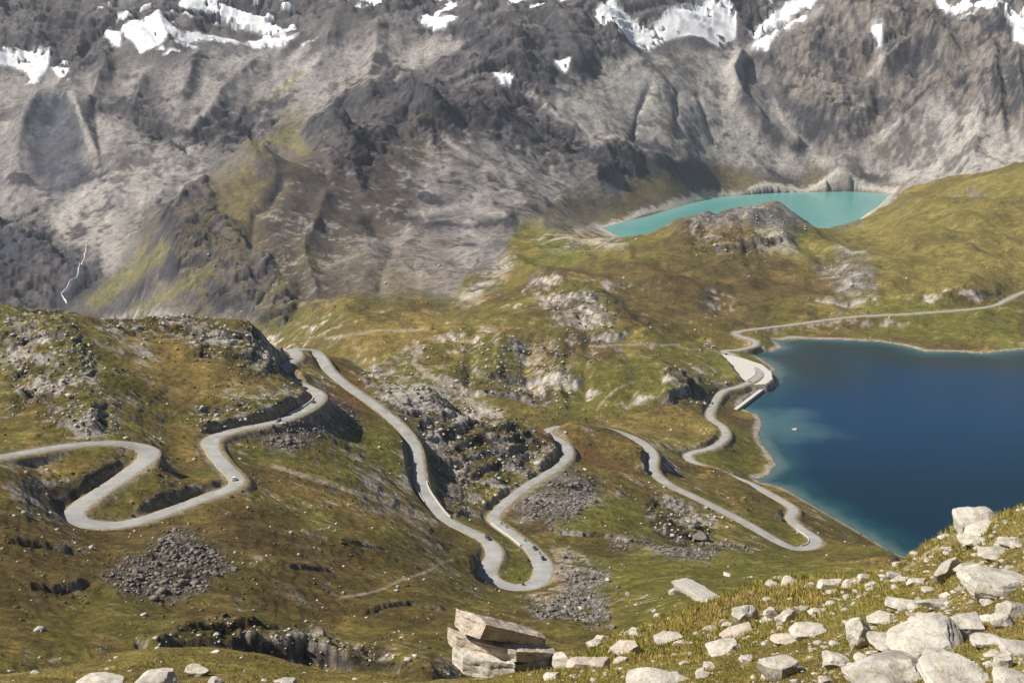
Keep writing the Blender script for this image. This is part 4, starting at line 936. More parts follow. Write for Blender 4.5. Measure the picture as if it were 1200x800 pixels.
HERO = [
 ('slab', 1130, 1170, 613, 628, PA, 'thin pale slab lying just below the skyline block', 1.1, 15, (8, -12)),
 ('slab', 1092, 1130, 656, 682, GR_, 'narrow grey slab slanting down to the left beside the wedge', .45, 30, (10, -32)),
 ('wedge', 1120, 1152, 652, 674, GR_, 'small grey wedge boulder with a shaded flat top', .9, 20, (0, 0)),
 ('bed', 1134, 1215, 663, 700, PA, 'broad pale bedrock hump at the right edge of the picture', 1.2, 0, (0, 6)),
 ('wedge', 1064, 1087, 672, 688, PA, 'small whitish boulder alone on the brown turf ridge', 1, 0, (0, 0)),
 ('slab', 1076, 1126, 699, 714, GR_, 'flat thin slab jutting over a dark hollow', .8, -8, (-4, 4)),
 ('wedge', 1104, 1162, 706, 754, PA, 'large pale wedge boulder with a dark overhanging front', .95, 12, (0, -6)),
 ('block', 1172, 1204, 702, 726, GR_, 'squarish grey boulder cut by the right edge below the pale hump', 1, 0, (0, 0)),
 ('block', 1160, 1192, 717, 737, PA, 'squat pale block right of the dark fronted wedge', 1, 25, (0, 8)),
 ('bed', 1052, 1132, 732, 776, PA, 'smooth pale bedrock ramp below the dark fronted wedge', 1.3, -20, (14, 0)),
 ('bed', 1002, 1094, 758, 812, GR_, 'huge lichened boulder at the bottom of the picture', 1, 10, (0, 0)),
 ('bed', 1088, 1160, 764, 812, PA, 'white bedrock slab beside the huge lichened boulder', 1.2, 5, (10, 4)),
 ('round', 992, 1031, 722, 764, PA, 'tall rounded pale boulder left of the bedrock ramp', 1, 0, (0, 0)),
 ('bed', 1022, 1062, 742, 764, GR_, 'low grey ledge between the tall rounded boulder and the ramp', 1.1, 0, (0, 5)),
 ('block', 1164, 1190, 766, 785, PA, 'small pale block in grass near the lower right corner', 1, 40, (0, 0)),
 ('wedge', 958, 990, 672, 692, PA, 'pale pointed boulder at the far edge of the near slope', 1, 0, (0, 0)),
 ('round', 986, 1004, 678, 690, PI_, 'rusty small boulder touching the pale pointed one', 1, 0, (0, 0)),
 ('wedge', 1005, 1022, 668, 682, PA, 'little pale spike of rock on the brown turf', 1, 0, (0, 0)),
 ('slab', 858, 889, 708, 733, GR_, 'tilted grey slab resting like an open lid on the slope edge', .7, 25, (12, -24)),
 ('block', 896, 914, 709, 727, PA, 'leftmost boulder of the pale heap on the slope edge', 1, 0, (0, 0)),
 ('block', 910, 936, 714, 732, PA, 'blocky front boulder of the pale heap on the slope edge', 1, 20, (0, 0)),
 ('round', 933, 952, 706, 721, GR_, 'grey middle boulder of the pale heap on the slope edge', 1, 0, (0, 0)),
 ('wedge', 948, 971, 708, 722, PA, 'rightmost boulder of the pale heap on the slope edge', 1, 0, (0, 0)),
 ('block', 890, 940, 765, 798, GR_, 'dark fronted boulder with a pale top in bright grass', .9, -15, (0, 0)),
 ('slab', 842, 884, 733, 748, PI_, 'rusty low slab in front of the tilted lid slab', 1, 10, (5, -8)),
 ('bed', 830, 866, 748, 768, PA, 'oval white slab flush with the turf', 1, 0, (8, 0)),
 ('wedge', 866, 884, 762, 779, PA, 'pale pointed stone left of the dark fronted boulder', 1, 0, (0, 0)),
 ('slab', 963, 998, 762, 784, PA, 'pale slab under the tall rounded boulder', 1, 30, (10, 8)),
 ('round', 957, 978, 788, 804, PA, 'pale stone at the bottom edge left of the huge boulder', 1, 0, (0, 0)),
 ('wedge', 664, 716, 762, 788, PI_, 'rusty boulder with a flat pale top right of the stacked slabs', .9, 0, (0, 0)),
 ('round', 687, 710, 747, 761, PA, 'pale rounded boulder behind the flat topped rusty one', 1, 0, (0, 0)),
 ('slab', 718, 746, 749, 768, PI_, 'rusty slab leaning in turf above the bottom centre', 1, 20, (10, -18)),
 ('round', 788, 809, 747, 759, PI_, 'low rusty stone between the long slab and the bottom edge', 1, 0, (0, 0)),
 ('bed', 738, 810, 789, 812, PA, 'white slab cut by the bottom edge right of centre', 1, 0, (0, 0)),
 ('round', 824, 841, 730, 740, PI_, 'small rusty stone below the dark end of the long slab', 1, 0, (0, 0)),
 ('round', 847, 862, 727, 738, PA, 'small pale stone left of the tilted lid slab', 1, 0, (0, 0)),
 ('block', 156, 202, 782, 812, PA, 'pale block cut by the bottom edge on the left grass knoll', 1, 15, (0, 0)),
 ('round', 212, 244, 777, 794, PA, 'rounded pale boulder on the crest of the left grass knoll', 1, 0, (0, 0)),
 ('bed', 1128, 1158, 624, 640, PA, 'flat pale slab sunk in turf under the skyline block'),
 ('slab', 1170, 1202, 628, 642, PA, 'thin pale slab at the right edge high on the slope'),
 ('bed', 1150, 1186, 640, 656, GR_, 'grey slab sunk in turf above the broad pale hump'),
 ('slab', 1040, 1076, 700, 716, PA, 'pale slab lying left of the flat jutting slab'),
 ('bed', 1020, 1052, 716, 732, PA, 'white slab above the low grey ledge'),
 ('slab', 1140, 1180, 742, 758, PA, 'long flat slab under the squat pale block'),
 ('bed', 1176, 1215, 748, 770, GR_, 'grey slab at the right edge near the bottom corner'),
 ('bed', 930, 968, 730, 748, PA, 'white slab in the middle of the near slope'),
 ('slab', 905, 938, 740, 756, PI_, 'rusty slab above the dark fronted boulder'),
 ('bed', 1168, 1210, 782, 806, PA, 'pale slab in the bottom right corner'),
 ('bed', 86, 137, 793, 812, PA, 'low white slab in the bottom left corner', 1, 0, (0, 0)),
 ('wedge', 327, 346, 788, 808, PA, 'pointed pale stone at the bottom edge left of the stacked slabs', 1, 0, (0, 0)),
 ('round', 244, 262, 791, 806, GR_, 'small grey stone right of the rounded boulder on the knoll', 1, 0, (0, 0)),
]
HERO = [h_ if len(h_) == 10 else h_ + (1.0, (7 * i) % 40 - 20, (6, (5 * i) % 14 - 7)) for i, h_ in enumerate(HERO)]
for k, (kd, u0, u1, v0, v1, mt, lb, dp, yw, tl) in enumerate(HERO):
    put_rock('slab' if kd == 'slab' else 'boulder', kd, u0, u1, v0, v1, mt, lb, dp, yw, tl, seed=40 + k, cat='slab' if kd == 'slab' else 'boulder', group=NG, sub=4)
# the stacked slabs: three layers lying on each other
SG = 'stacked slabs at the foot of the picture'
YS = hit(590, 790).y
def prism_rock(name, label, P0, Y, thick, depth_vec, mat, seed, cat='slab'):
    """a slab whose near outline is given by picture points at distance Y, running back along depth_vec"""
    pts = [Vector(W(u + 10, v + 2, Y + dy)) for u, v, dy in P0]
    bm = bmesh.new()
    f = [bm.verts.new(p) for p in pts]; face = bm.faces.new(f)
    ext = bmesh.ops.extrude_face_region(bm, geom=[face])
    nv = [e for e in ext['geom'] if isinstance(e, bmesh.types.BMVert)]
    bmesh.ops.translate(bm, verts=nv, vec=depth_vec)
    bmesh.ops.recalc_face_normals(bm, faces=bm.faces)
    bmesh.ops.triangulate(bm, faces=[g_ for g_ in bm.faces if len(g_.verts) > 4])
    for _ in range(5):
        le = [e for e in bm.edges if e.calc_length() > thick * .16]
        if not le: break
        bmesh.ops.subdivide_edges(bm, edges=le, cuts=1, use_grid_fill=True)
        bmesh.ops.triangulate(bm, faces=bm.faces[:])
        if len(bm.faces) > 9000: break
    bm.normal_update()
    off = Vector((seed * 3.1, seed, 7))
    cen = sum((v_.co for v_ in bm.verts), Vector()) / len(bm.verts)
    for v_ in bm.verts:
        q = v_.co
        n1 = mnoise.noise(q / thick * 1.1 + off); n2 = mnoise.noise(q / thick * 3 + off); n3 = mnoise.noise(q / thick * 7 + off)
        lay = max(0, 1 - abs((q.z / thick * 2.3 + .25 * n1) % 1 - .5) * 10)
        v_.co = q + v_.normal * (n1 * .10 + n2 * .05 + n3 * .025 - lay * .05) * thick
    bmesh.ops.translate(bm, verts=bm.verts, vec=-cen)
    me = bpy.data.meshes.new(name); bm.to_mesh(me); bm.free(); me.materials.append(mat)
    me.polygons.foreach_set('use_smooth', [True] * len(me.polygons)); me.set_sharp_from_angle(angle=R(35))
    o = bpy.data.objects.new(name, me); COL.objects.link(o); o.location = cen
    return tag(o, label, cat, SG)
TH1 = .9 * YS / 60
back = Vector((-.45, 1.0, .0)).normalized() * (1.25 * YS / 60)
# near outline: left edge front corner, dark long face to the right; dy moves a corner away from the viewer
prism_rock('slab', 'uppermost long slab of the stack, pale top and dark long face', [(535, 742, .9), (553, 745, 0), (627, 757, 2.2), (630, 746, 2.2), (560, 729, 0), (536, 721, .9)], YS, TH1, back, MR_PINK, 1)
prism_rock('slab', 'middle slab of the stack, longest, with a lit blocky left end', [(526, 763, 1.6), (562, 770, .7), (595, 774, 0), (642, 773, 1.6), (643, 763, 1.6), (595, 761, 0), (562, 753, .7), (526, 744, 1.6)], YS, TH1, back, MR_PINK, 2)
prism_rock('boulder', 'crumbling pale block that carries the left end of the stack', [(532, 788, .6), (560, 797, 0), (592, 799, 0), (594, 776, 0), (562, 772, .2), (533, 766, .6)], YS - .1, TH1, back, MR_PALE, 3, 'boulder')
prism_rock('slab', 'lowest slab of the stack, dark faced, under its right end', [(594, 795, .1), (636, 790, 1.1), (640, 772, 1.3), (594, 777, .1)], YS, TH1, back * .8, MR_GREY, 4)
prism_rock('boulder', 'dark wedge leaning on the right end of the stack', [(636, 786, .8), (662, 792, .2), (666, 784, .3), (655, 767, .8), (640, 770, 1.0)], YS, TH1 * .8, back * .5, MR_GREY, 5, 'boulder')
prism_rock('slab', 'pale slab at the bottom edge in front of the stack', [(606, 806, -.6), (640, 806, -.9), (644, 787, -.4), (628, 790, -.5)], YS, TH1 * .7, back * .5, MR_PALE, 6)
# long slab lying on the valley meadow
def meadow_slab():
    a = hit(798, 686, 250); b_ = hit(836, 712, 250)
    d = (b_ - a); L_ = d.length; w = 16 / FPX * b_.y * 1.1
    bm = rock_shape('slab', (L_ * 1.15, w * 1.4, w * .9), 77, 4, 5)
    yaw = math.atan2(d.y, d.x); pit = math.atan2(d.z, math.hypot(d.x, d.y))
    bmesh.ops.rotate(bm, verts=bm.verts, cent=(0, 0, 0), matrix=Matrix.Rotation(yaw, 3, 'Z') @ Matrix.Rotation(-pit, 3, 'Y'))
    me = bpy.data.meshes.new('slab'); bm.to_mesh(me); bm.free(); me.materials.append(MR_FAR2)
    me.polygons.foreach_set('use_smooth', [True] * len(me.polygons)); me.set_sharp_from_angle(angle=R(30))
    o = bpy.data.objects.new('slab', me); COL.objects.link(o); o.location = (a + b_) / 2 + Vector((0, 0, w * .3))
    tag(o, 'long pale slab lying downhill on the green valley meadow', 'slab')
MR_FAR2 = rock_mat('pale_distant_rock', (.50, .455, .40), (.26, .235, .21), (.45, .42, .36), .25)
meadow_slab()
MB = 'big rocks of the valley meadow and the road slopes'
for k, (kd, u0, u1, v0, v1, mt, lb) in enumerate([
       ('round', 812, 834, 620, 636, MR_FAR, 'rounded crag nose at the end of the pale slab ridge'),
    ('round', 765, 775, 717, 725, MR_FAR2, 'small boulder with a shadow on the meadow left of the long slab'),
    ('round', 788, 798, 716, 723, MR_FAR2, 'flat stone on the meadow below the shadowed boulder'),
    ('block', 783, 799, 687, 697, MR_FAR2, 'pale rock chunk left of the upper end of the long slab'),
    ('round', 708, 716, 676, 682, MR_FAR2, 'pale boulder above the scree on the meadow'),
    ('round', 712, 722, 728, 738, MR_FAR, 'dark boulder below the scree of the lower hairpin'),
    ('round', 732, 740, 692, 698, MR_FAR2, 'lone pale boulder on the green meadow right of the scree'),
    ('wedge', 845, 862, 668, 676, MR_FAR2, 'flat pale rock on the meadow under the lakeside road'),
]):
    put_rock('boulder', kd, u0, u1, v0, v1, mt, lb, 1, 15 * k, sink=.35 if kd != 'bed' else .7, seed=300 + k, sub=3, ylo=200, group=MB)
ip = road_pt(932, 503, 0)
me_b = rock_shape('round', (6, 4, 2.4), 91, 3); me_ = bpy.data.meshes.new('rock_islet'); me_b.to_mesh(me_); me_.materials.append(MR_FAR2)
o = bpy.data.objects.new('rock_islet', me_); COL.objects.link(o); o.location = (ip[0], ip[1], .3); tag(o, 'tiny pale rock islet in the shallow corner of the blue lake', 'rock')

# small stones: shared shapes
def low_rock(seed):
    r = random.Random(seed); bm = bmesh.new()
    bmesh.ops.create_icosphere(bm, subdivisions=1 if seed % 3 else 2, radius=1)
    pl = [(Vector((r.uniform(-1, 1), r.uniform(-1, 1), r.uniform(-.5, 1))).normalized(), r.uniform(.5, .85)) for _ in range(6)]
    for v_ in bm.verts:
        p = v_.co * r.uniform(.85, 1.2)
        for n_, c in pl:
            d = p.dot(n_) - c
            if d > 0: p -= n_ * d
        v_.co = p
    return bm
SH = []
for k in range(12):
    bm = low_rock(500 + k); bm.verts.ensure_lookup_table()
    SH.append((np.array([v_.co[:] for v_ in bm.verts]), np.array([[l.index for l in f_.verts] for f_ in bm.faces]))); bm.free()
def scatter_mesh(name, pts, sizes, mat, flat=.65, kind='stuff', label=None, seed=1, sinkf=.25):
    """many stones as one mesh"""
    g_ = np.random.default_rng(seed); V_ = []; F_ = []; base = 0
    for p, sz in zip(pts, sizes):
        vs, fs = SH[g_.integers(12)]
        a = g_.uniform(0, 6.28); ca, sa = math.cos(a), math.sin(a)
        sc_ = sz * .5 * g_.uniform(.75, 1.3, 3); sc_[2] *= flat
        q = vs * sc_
        V_.append(np.stack([q[:, 0] * ca - q[:, 1] * sa + p[0], q[:, 0] * sa + q[:, 1] * ca + p[1], q[:, 2] + p[2] + sc_[2] * (1 - 2 * sinkf)], 1))
        F_.append(fs + base); base += len(vs)
    V_ = np.concatenate(V_).astype(np.float32); F_ = np.concatenate(F_).astype(np.int32)
    me = bpy.data.meshes.new(name)
    me.vertices.add(len(V_)); me.vertices.foreach_set('co', V_.ravel()); me.loops.add(F_.size); me.loops.foreach_set('vertex_index', F_.ravel())
    me.polygons.add(len(F_)); me.polygons.foreach_set('loop_start', np.arange(0, F_.size, 3, dtype=np.int32)); me.update(calc_edges=True)
    me.materials.append(mat)
    o = bpy.data.objects.new(name, me); COL.objects.link(o); o['kind'] = kind
    if label: o['label'] = label
    return o
PU, PV = U, V
def sample(mask, n_, seed, power=1.0):
    """random ground points where mask is high, spread evenly over the picture rather than over the land"""
    g_ = np.random.default_rng(seed)
    w = np.clip(mask, 0, 1)[:-1, :-1] ** power
    du = np.abs(np.diff(PU, axis=1))[:-1]; dv = np.clip(-(np.diff(PV, axis=0))[:, :-1], 0, 6)
    w = (w * du * (dv + .03)).ravel().astype(np.float64); w[~np.isfinite(w)] = 0
    if w.sum() <= 0: return np.zeros((0, 3)), np.zeros(0)
    k = g_.choice(w.size, n_, p=w / w.sum())
    nc1 = GX.shape[1] - 1; r = k // nc1; c = k % nc1
    fr, fc_ = g_.uniform(size=n_), g_.uniform(size=n_)
    def bl(G): return (G[r, c] * (1 - fr) + G[r + 1, c] * fr) * (1 - fc_) + (G[r, c + 1] * (1 - fr) + G[r + 1, c + 1] * fr) * fc_
    return np.stack([bl(GX), bl(GY), bl(GZ)], 1), r
dry = (RD > 6) & ~LIN & ~L2IN & (LD > 3) & ~PIN
p, _ = sample(np.where((GY > 260) & (GY < 1500), np.clip(M_SCREE, 0, 1) * sstep(-1.0, .5, CN2 + .6 * CN), 0) * dry, 5200, 11, 1.3)
scatter_mesh('talus', p, np.clip(np.random.default_rng(3).lognormal(-.02, .6, len(p)), .4, 5.5) * (p[:, 1] / 700) ** .5 * .85, MR_FAR, label='grey talus blocks spilling below the road bends')
p, _ = sample(np.where((GY > 260) & (GY < 2400), np.clip(M_CRAG * .5 + .12 * (CN > .2), 0, 1), 0) * dry, 5200, 12)
scatter_mesh('scattered_rocks', p, np.clip(np.random.default_rng(4).lognormal(0.05, .5, len(p)), .4, 4) * (p[:, 1] / 700) ** .6, MR_FAR2, label='pale rocks strewn over turf and crags')
MT = noisy_mat('tussock', (.05, .045, .018), (.15, .11, .035), .5, .95, .5, .2, attr=True)
p, _ = sample(np.where((GY > 260) & (GY < 1900), .25 + .75 * (CN2 > 0), 0) * dry * (M_SCREE < .3), 6500, 16)
scatter_mesh('tussocks', p, np.clip(np.random.default_rng(6).lognormal(0.1, .4, len(p)), .5, 3.2) * (p[:, 1] / 700) ** .5, MT, flat=.5, label='dark tussocks and dwarf shrubs on the hillsides', sinkf=.35)
m_near = (GY > 20) & (GY < 150) & (PV < 815)
wn_ = .5 + .8 * np.clip(fbm(GX, GY, 9, 3, 501), -1, 1)
right = sstep(560, 760, PU)
p, _ = sample(np.where(m_near, np.clip(wn_, 0, 1) * (.12 + .88 * right), 0), 1300, 13)
scatter_mesh('gravel', p, np.clip(np.random.default_rng(5).lognormal(-1.6, .5, len(p)), .08, .6) * np.clip(p[:, 1] / 55, .5, 1.8), MR_GREY, flat=.42, sinkf=.35, label='small stones in the turf of the near slope')
# larger stones of the near slope, each an object
meshes = []
for k in range(10):
    bm = rock_shape(['round', 'wedge', 'block', 'slab', 'round'][k % 5], (1, .9, .62), 900 + k, 2 if k % 5 in (2, 3) else 3, 8)
    me = bpy.data.meshes.new('stone'); bm.to_mesh(me); bm.free(); me.materials.append([MR_PALE, MR_PINK, MR_PALE, MR_GREY, MR_PALE][k % 5]); meshes.append(me)
p, _ = sample(np.where(m_near & (PV < 798)  & (PU > 8) & (PU < 1192), np.clip(wn_, 0, 1) * (.10 + .90 * right), 0), 150, 14)
g_ = np.random.default_rng(15)
SHORT = ['thin pale skyline slab', 'narrow slanting grey slab', 'small grey wedge', 'broad pale hump at the right edge', 'whitish boulder on the ridge', 'flat jutting slab', 'large dark fronted wedge', 'squarish grey boulder at the right edge', 'squat pale block', 'smooth bedrock ramp', 'huge lichened boulder', 'white bedrock slab at the bottom', 'tall rounded boulder', 'low grey ledge', 'small pale block lower right', 'pale pointed boulder', 'rusty small boulder', 'little rock spike', 'tilted lid slab', 'leftmost heap boulder', 'blocky heap boulder', 'grey heap boulder', 'rightmost heap boulder', 'dark fronted pale topped boulder', 'rusty low slab', 'oval white slab', 'pale pointed stone', 'slab under the tall boulder', 'pale stone at the bottom edge', 'rusty flat topped boulder', 'boulder behind the rusty one', 'leaning rusty slab', 'low rusty stone', 'white slab at the bottom right of centre', 'small rusty stone', 'small pale stone by the lid slab', 'pale block on the left knoll', 'rounded boulder on the left knoll', 'flat slab under the skyline block', 'thin slab at the right edge', 'grey slab above the pale hump', 'slab left of the jutting slab', 'white slab above the grey ledge', 'long flat slab', 'grey slab at the right edge', 'white slab mid slope', 'rusty slab mid slope', 'slab in the bottom right corner', 'low white slab bottom left', 'pointed stone at the bottom', 'small grey stone on the knoll']
HC = [((h_[1] + h_[2]) / 2, (h_[3] + h_[4]) / 2, max(h_[2] - h_[1], h_[4] - h_[3]) / 2) for h_ in HERO]
KN = ['rounded pale', 'pointed rusty', 'blocky pale', 'flat grey', 'rough pale']
seen = {}
su, sv = uv_of(p[:, 0], p[:, 1], p[:, 2])
for i in range(len(p)):
    k = int(g_.integers(10)); o = bpy.data.objects.new('stone', meshes[k]); COL.objects.link(o)
    sz = float(np.clip(g_.lognormal(-.95, .4), .2, .9)) * float(np.clip(p[i, 1] / 55, .5, 1.6))
    o.scale = (sz * g_.uniform(.8, 1.4), sz * g_.uniform(.8, 1.2), sz * g_.uniform(.6, 1.0)); o.rotation_euler = (g_.uniform(-.25, .25), g_.uniform(-.25, .25), g_.uniform(0, 6.28))
    o.location = (p[i, 0], p[i, 1], p[i, 2] + sz * .08)
    for j in sorted(range(len(HC)), key=lambda j: (HC[j][0] - su[i]) ** 2 + (HC[j][1] - sv[i]) ** 2)[:6]:
        dx, dy = su[i] - HC[j][0], sv[i] - HC[j][1]; dist = math.hypot(dx, dy) - HC[j][2]
        w1 = 'just' if dist < 14 else 'a little' if dist < 35 else 'well'
        w2 = ('right of' if dx > 0 else 'left of') if abs(dx) > 1.7 * abs(dy) else ('below' if dy > 0 else 'above') if abs(dy) > 1.7 * abs(dx) else ('down and ' if dy > 0 else 'up and ') + ('right of' if dx > 0 else 'left of')
        lb = f'{KN[k % 5]} stone {w1} {w2} the {SHORT[j]}'
        if len(lb.split()) > 16: continue
        if lb not in seen: break
    seen[lb] = 1
    tag(o, lb, 'stone', 'stones scattered on the near slope')

# ---------------------------------------------------------------- grass tufts of the near slope
def tufts(name, n_, seed, cols, hmin, hmax, ymin, ymax):
    p, _ = sample(np.where((GY > ymin) & (GY < ymax) & (PV < 830), 1.0, 0) * (.35 + .65 * (fbm(GX, GY, 5, 3, seed) > -.1)), n_, seed)
    g_ = np.random.default_rng(seed); n_ = len(p); NB = 7
    h = g_.uniform(hmin, hmax, n_) * np.clip(p[:, 1] / 55, .7, 1.6) * (.38 + .62 * sstep(-.06, .06, p[:, 0] / p[:, 1]))
    a = g_.uniform(0, 6.28, (n_, NB)); rr = g_.uniform(.02, .35, (n_, NB)) * h[:, None] * 1.2
    bx_ = p[:, None, 0] + np.cos(a) * rr; by = p[:, None, 1] + np.sin(a) * rr; bz = np.repeat(p[:, 2:3], NB, 1) - .04
    w = h[:, None] * g_.uniform(.05, .11, (n_, NB)); aa = g_.uniform(0, 6.28, (n_, NB))
    lean = h[:, None] * g_.uniform(.2, .7, (n_, NB)); hh = h[:, None] * g_.uniform(.6, 1.1, (n_, NB))
    v0 = np.stack([bx_ - np.cos(aa) * w, by - np.sin(aa) * w, bz], -1); v1 = np.stack([bx_ + np.cos(aa) * w, by + np.sin(aa) * w, bz], -1)
    v2 = np.stack([bx_ + np.cos(a) * lean, by + np.sin(a) * lean, bz + hh], -1)
    V_ = np.stack([v0, v1, v2], 2).reshape(-1, 3).astype(np.float32); nf = len(V_) // 3
    me = bpy.data.meshes.new(name); me.vertices.add(len(V_)); me.vertices.foreach_set('co', V_.ravel()); me.loops.add(len(V_)); me.loops.foreach_set('vertex_index', np.arange(len(V_), dtype=np.int32))
    me.polygons.add(nf); me.polygons.foreach_set('loop_start', np.arange(0, len(V_), 3, dtype=np.int32)); me.update(calc_edges=True)
    patch = fbm(p[:, 0], p[:, 1], 8, 3, 77) + g_.normal(0, .35, n_)
    cc = np.where(patch[:, None] > .45, cols[0], np.where(patch[:, None] > -.3, cols[1], cols[2])) * g_.uniform(.75, 1.25, (n_, 1))
    at = me.color_attributes.new('Col', 'FLOAT_COLOR', 'POINT'); c4 = np.ones((len(V_), 4), np.float32); c4[:, :3] = np.repeat(cc, NB * 3, 0); at.data.foreach_set('color', c4.ravel())
    me.materials.append(M_BLADE)
    o = bpy.data.objects.new(name, me); COL.objects.link(o); tag(o, 'tussocks of golden and green mountain grass on the near slope', kind='stuff'); return o
M_BLADE = bpy.data.materials.new('grass_blade'); nt, N, L, b = nodes(M_BLADE)
at = N.new('ShaderNodeAttribute'); at.attribute_name = 'Col'; L.new(at.outputs['Color'], b.inputs['Base Color']); b.inputs['Roughness'].default_value = .8; b.inputs['Specular IOR Level'].default_value = .2
tufts('grass', 26000, 21, [C(.38, .27, .095), C(.31, .25, .06), C(.20, .20, .035)], .12, .28, 14, 150)

# ---------------------------------------------------------------- water in the gorges
def brook(name, pts, w, ylo, lift=1.0, mat=M_WHITEWATER):
    P = [hit(u, v, ylo) for u, v in pts]; P = [q for q in P if q is not None]
    Q = catmull(np.array([q[:] for q in P]), step=w * .8)
    d = np.gradient(Q[:, :2], axis=0); d /= np.linalg.norm(d, axis=1)[:, None] + 1e-9
    vs = []; fs = []
    for i in range(len(Q)):
        ww = w * (.7 + .5 * random.random()); L_ = (Q[i, 0] - d[i, 1] * ww, Q[i, 1] + d[i, 0] * ww); R_ = (Q[i, 0] + d[i, 1] * ww, Q[i, 1] - d[i, 0] * ww)
        for x, y in (L_, (Q[i, 0], Q[i, 1]), R_): vs.append((x, y, float(zat(x, y)) + lift))
        if i: a = 3 * i; fs += [(a - 3, a - 2, a + 1, a), (a - 2, a - 1, a + 2, a + 1)]
    o = mesh_obj(name, vs, fs, mat, True); o['kind'] = 'structure'; return o
brook('mountain_stream', [(101, 286), (99, 298), (93, 312), (90, 325), (80, 334), (72, 344), (78, 356)], 1.0, 2200, 1.2)

# ---------------------------------------------------------------- walls along the road
def road_wall(label, ia, ib, side, h=.9, t=.5, base=1.2, mat=None, name='parapet_wall', cat='wall', gap=.6):
    i0, i1 = min(ia, ib), max(ia, ib)
    vs = []; fs = []
    for i in range(i0, i1 + 1):
        o_ = (hw[i] + gap) * side; o2 = o_ + t * side
        for oo, dz in ((o_, -base), (o_, h), (o2, h + .0), (o2, -base)):
            vs.append((ROAD[i, 0] + NR[i, 0] * oo, ROAD[i, 1] + NR[i, 1] * oo, ROAD[i, 2] + dz))
        if i > i0:
            a = (i - i0) * 4
            for k in range(3): fs.append((a - 4 + k, a - 3 + k, a + k + 1, a + k))
    fs.append((0, 3, 2, 1)); e = (i1 - i0) * 4; fs.append((e, e + 1, e + 2, e + 3))
    ob = mesh_obj(name, vs, fs, mat or M_WALL)
    bm = bmesh.new(); bm.from_mesh(ob.data); bmesh.ops.recalc_face_normals(bm, faces=bm.faces); bm.to_mesh(ob.data); bm.free()
    return tag(ob, label, cat)
road_wall('pale parapet on the outer side of the straight ramp above the lower hairpin', idx_near(494, 565), idx_near(523, 608), 1, 1.0)
road_wall('short pale parapet on the valley side of the straight ramp', idx_near(491, 572), idx_near(500, 590), -1, .9)
road_wall('pale parapet beside the queue of traffic above the lower hairpin', idx_near(582, 612), idx_near(618, 638), 1, 1.0)
road_wall('low parapet round the tip of the lowest lakeside hairpin', idx_near(946, 642), idx_near(940, 620), 1, .7)
road_wall('grey retaining wall carrying the lakeside road bend above the water', idx_near(902, 452 - 4), idx_near(893, 430), 1, .6, .8, 7.5, M_CONC, 'retaining_wall')
road_wall('pale parapet on the upper left bend under the rocky hill', idx_near(374, 466), idx_near(345, 486), 1, .8)
def wall_line(name, label, A_, B_, w, ztop, zbot, mat, cat):
    a = Vector(A_); b_ = Vector(B_); d = (b_ - a).normalized(); n_ = Vector((-d.y, d.x, 0)) * w / 2
    root = empty(name, ((a.x + b_.x) / 2, (a.y + b_.y) / 2, zbot)); c0 = root.location
    def box(nm, z0, z1, k):
        vs = []
        for p_ in (a, b_):
            for s_ in (1, -1):
                for z_ in (z0, z1): vs.append(Vector((p_.x, p_.y, 0)) + n_ * s_ * k + Vector((0, 0, z_)) - c0)
        fs = [(0, 1, 3, 2), (4, 6, 7, 5), (0, 4, 5, 1), (2, 3, 7, 6), (1, 5, 7, 3), (0, 2, 6, 4)]
        mesh_obj(nm, vs, fs, mat, parent=root)
    box('wall_face', zbot, ztop - .4, 1.0); box('coping', ztop - .397, ztop, 1.35)
    return tag(root, label, cat)
A_ = road_pt(893, 455.5, 3.4); B_ = road_pt(862, 479, 3.4)
wall_line('dam_wall', 'straight concrete dam wall closing the near corner of the blue lake', A_, B_, 3.0, 3.4, -4, M_WALL, 'dam')
# pier and little hut below the upper left road
q = ROAD[idx_near(322, 494)]; k_ = idx_near(322, 494)
px, py = q[0] - NR[k_, 0] * (hw[k_] + 1.2), q[1] - NR[k_, 1] * (hw[k_] + 1.2)
if py > q[1]: px, py = 2 * q[0] - px, 2 * q[1] - py
def boxm(name, cx, cy, z0, z1, sx, sy, rz, mat, parent=None, taper=1.0):
    ca, sa = math.cos(rz), math.sin(rz); vs = []
    for z_, k in ((z0, 1.0), (z1, taper)):
        for ax, ay in ((-1, -1), (1, -1), (1, 1), (-1, 1)):
            x_, y_ = ax * sx / 2 * k, ay * sy / 2 * k; vs.append((cx + x_ * ca - y_ * sa, cy + x_ * sa + y_ * ca, z_))
    fs = [(0, 3, 2, 1), (4, 5, 6, 7), (0, 1, 5, 4), (1, 2, 6, 5), (2, 3, 7, 6), (3, 0, 4, 7)]
    return mesh_obj(name, vs, fs, mat, parent=parent)
rz_ = math.atan2(dR[k_, 1], dR[k_, 0])
r0 = empty('buttress', (px, py, q[2] - 8), rz_)
boxm('pier', 0, 0, -3, 7.6, 4.2, 3.0, 0, M_WALL, r0, .85); boxm('cap', 0, 0, 7.603, 8.1, 4.0, 3.0, 0, M_CONC, r0)
tag(r0, 'pale masonry buttress propping the upper left road over a dark hollow', 'buttress')

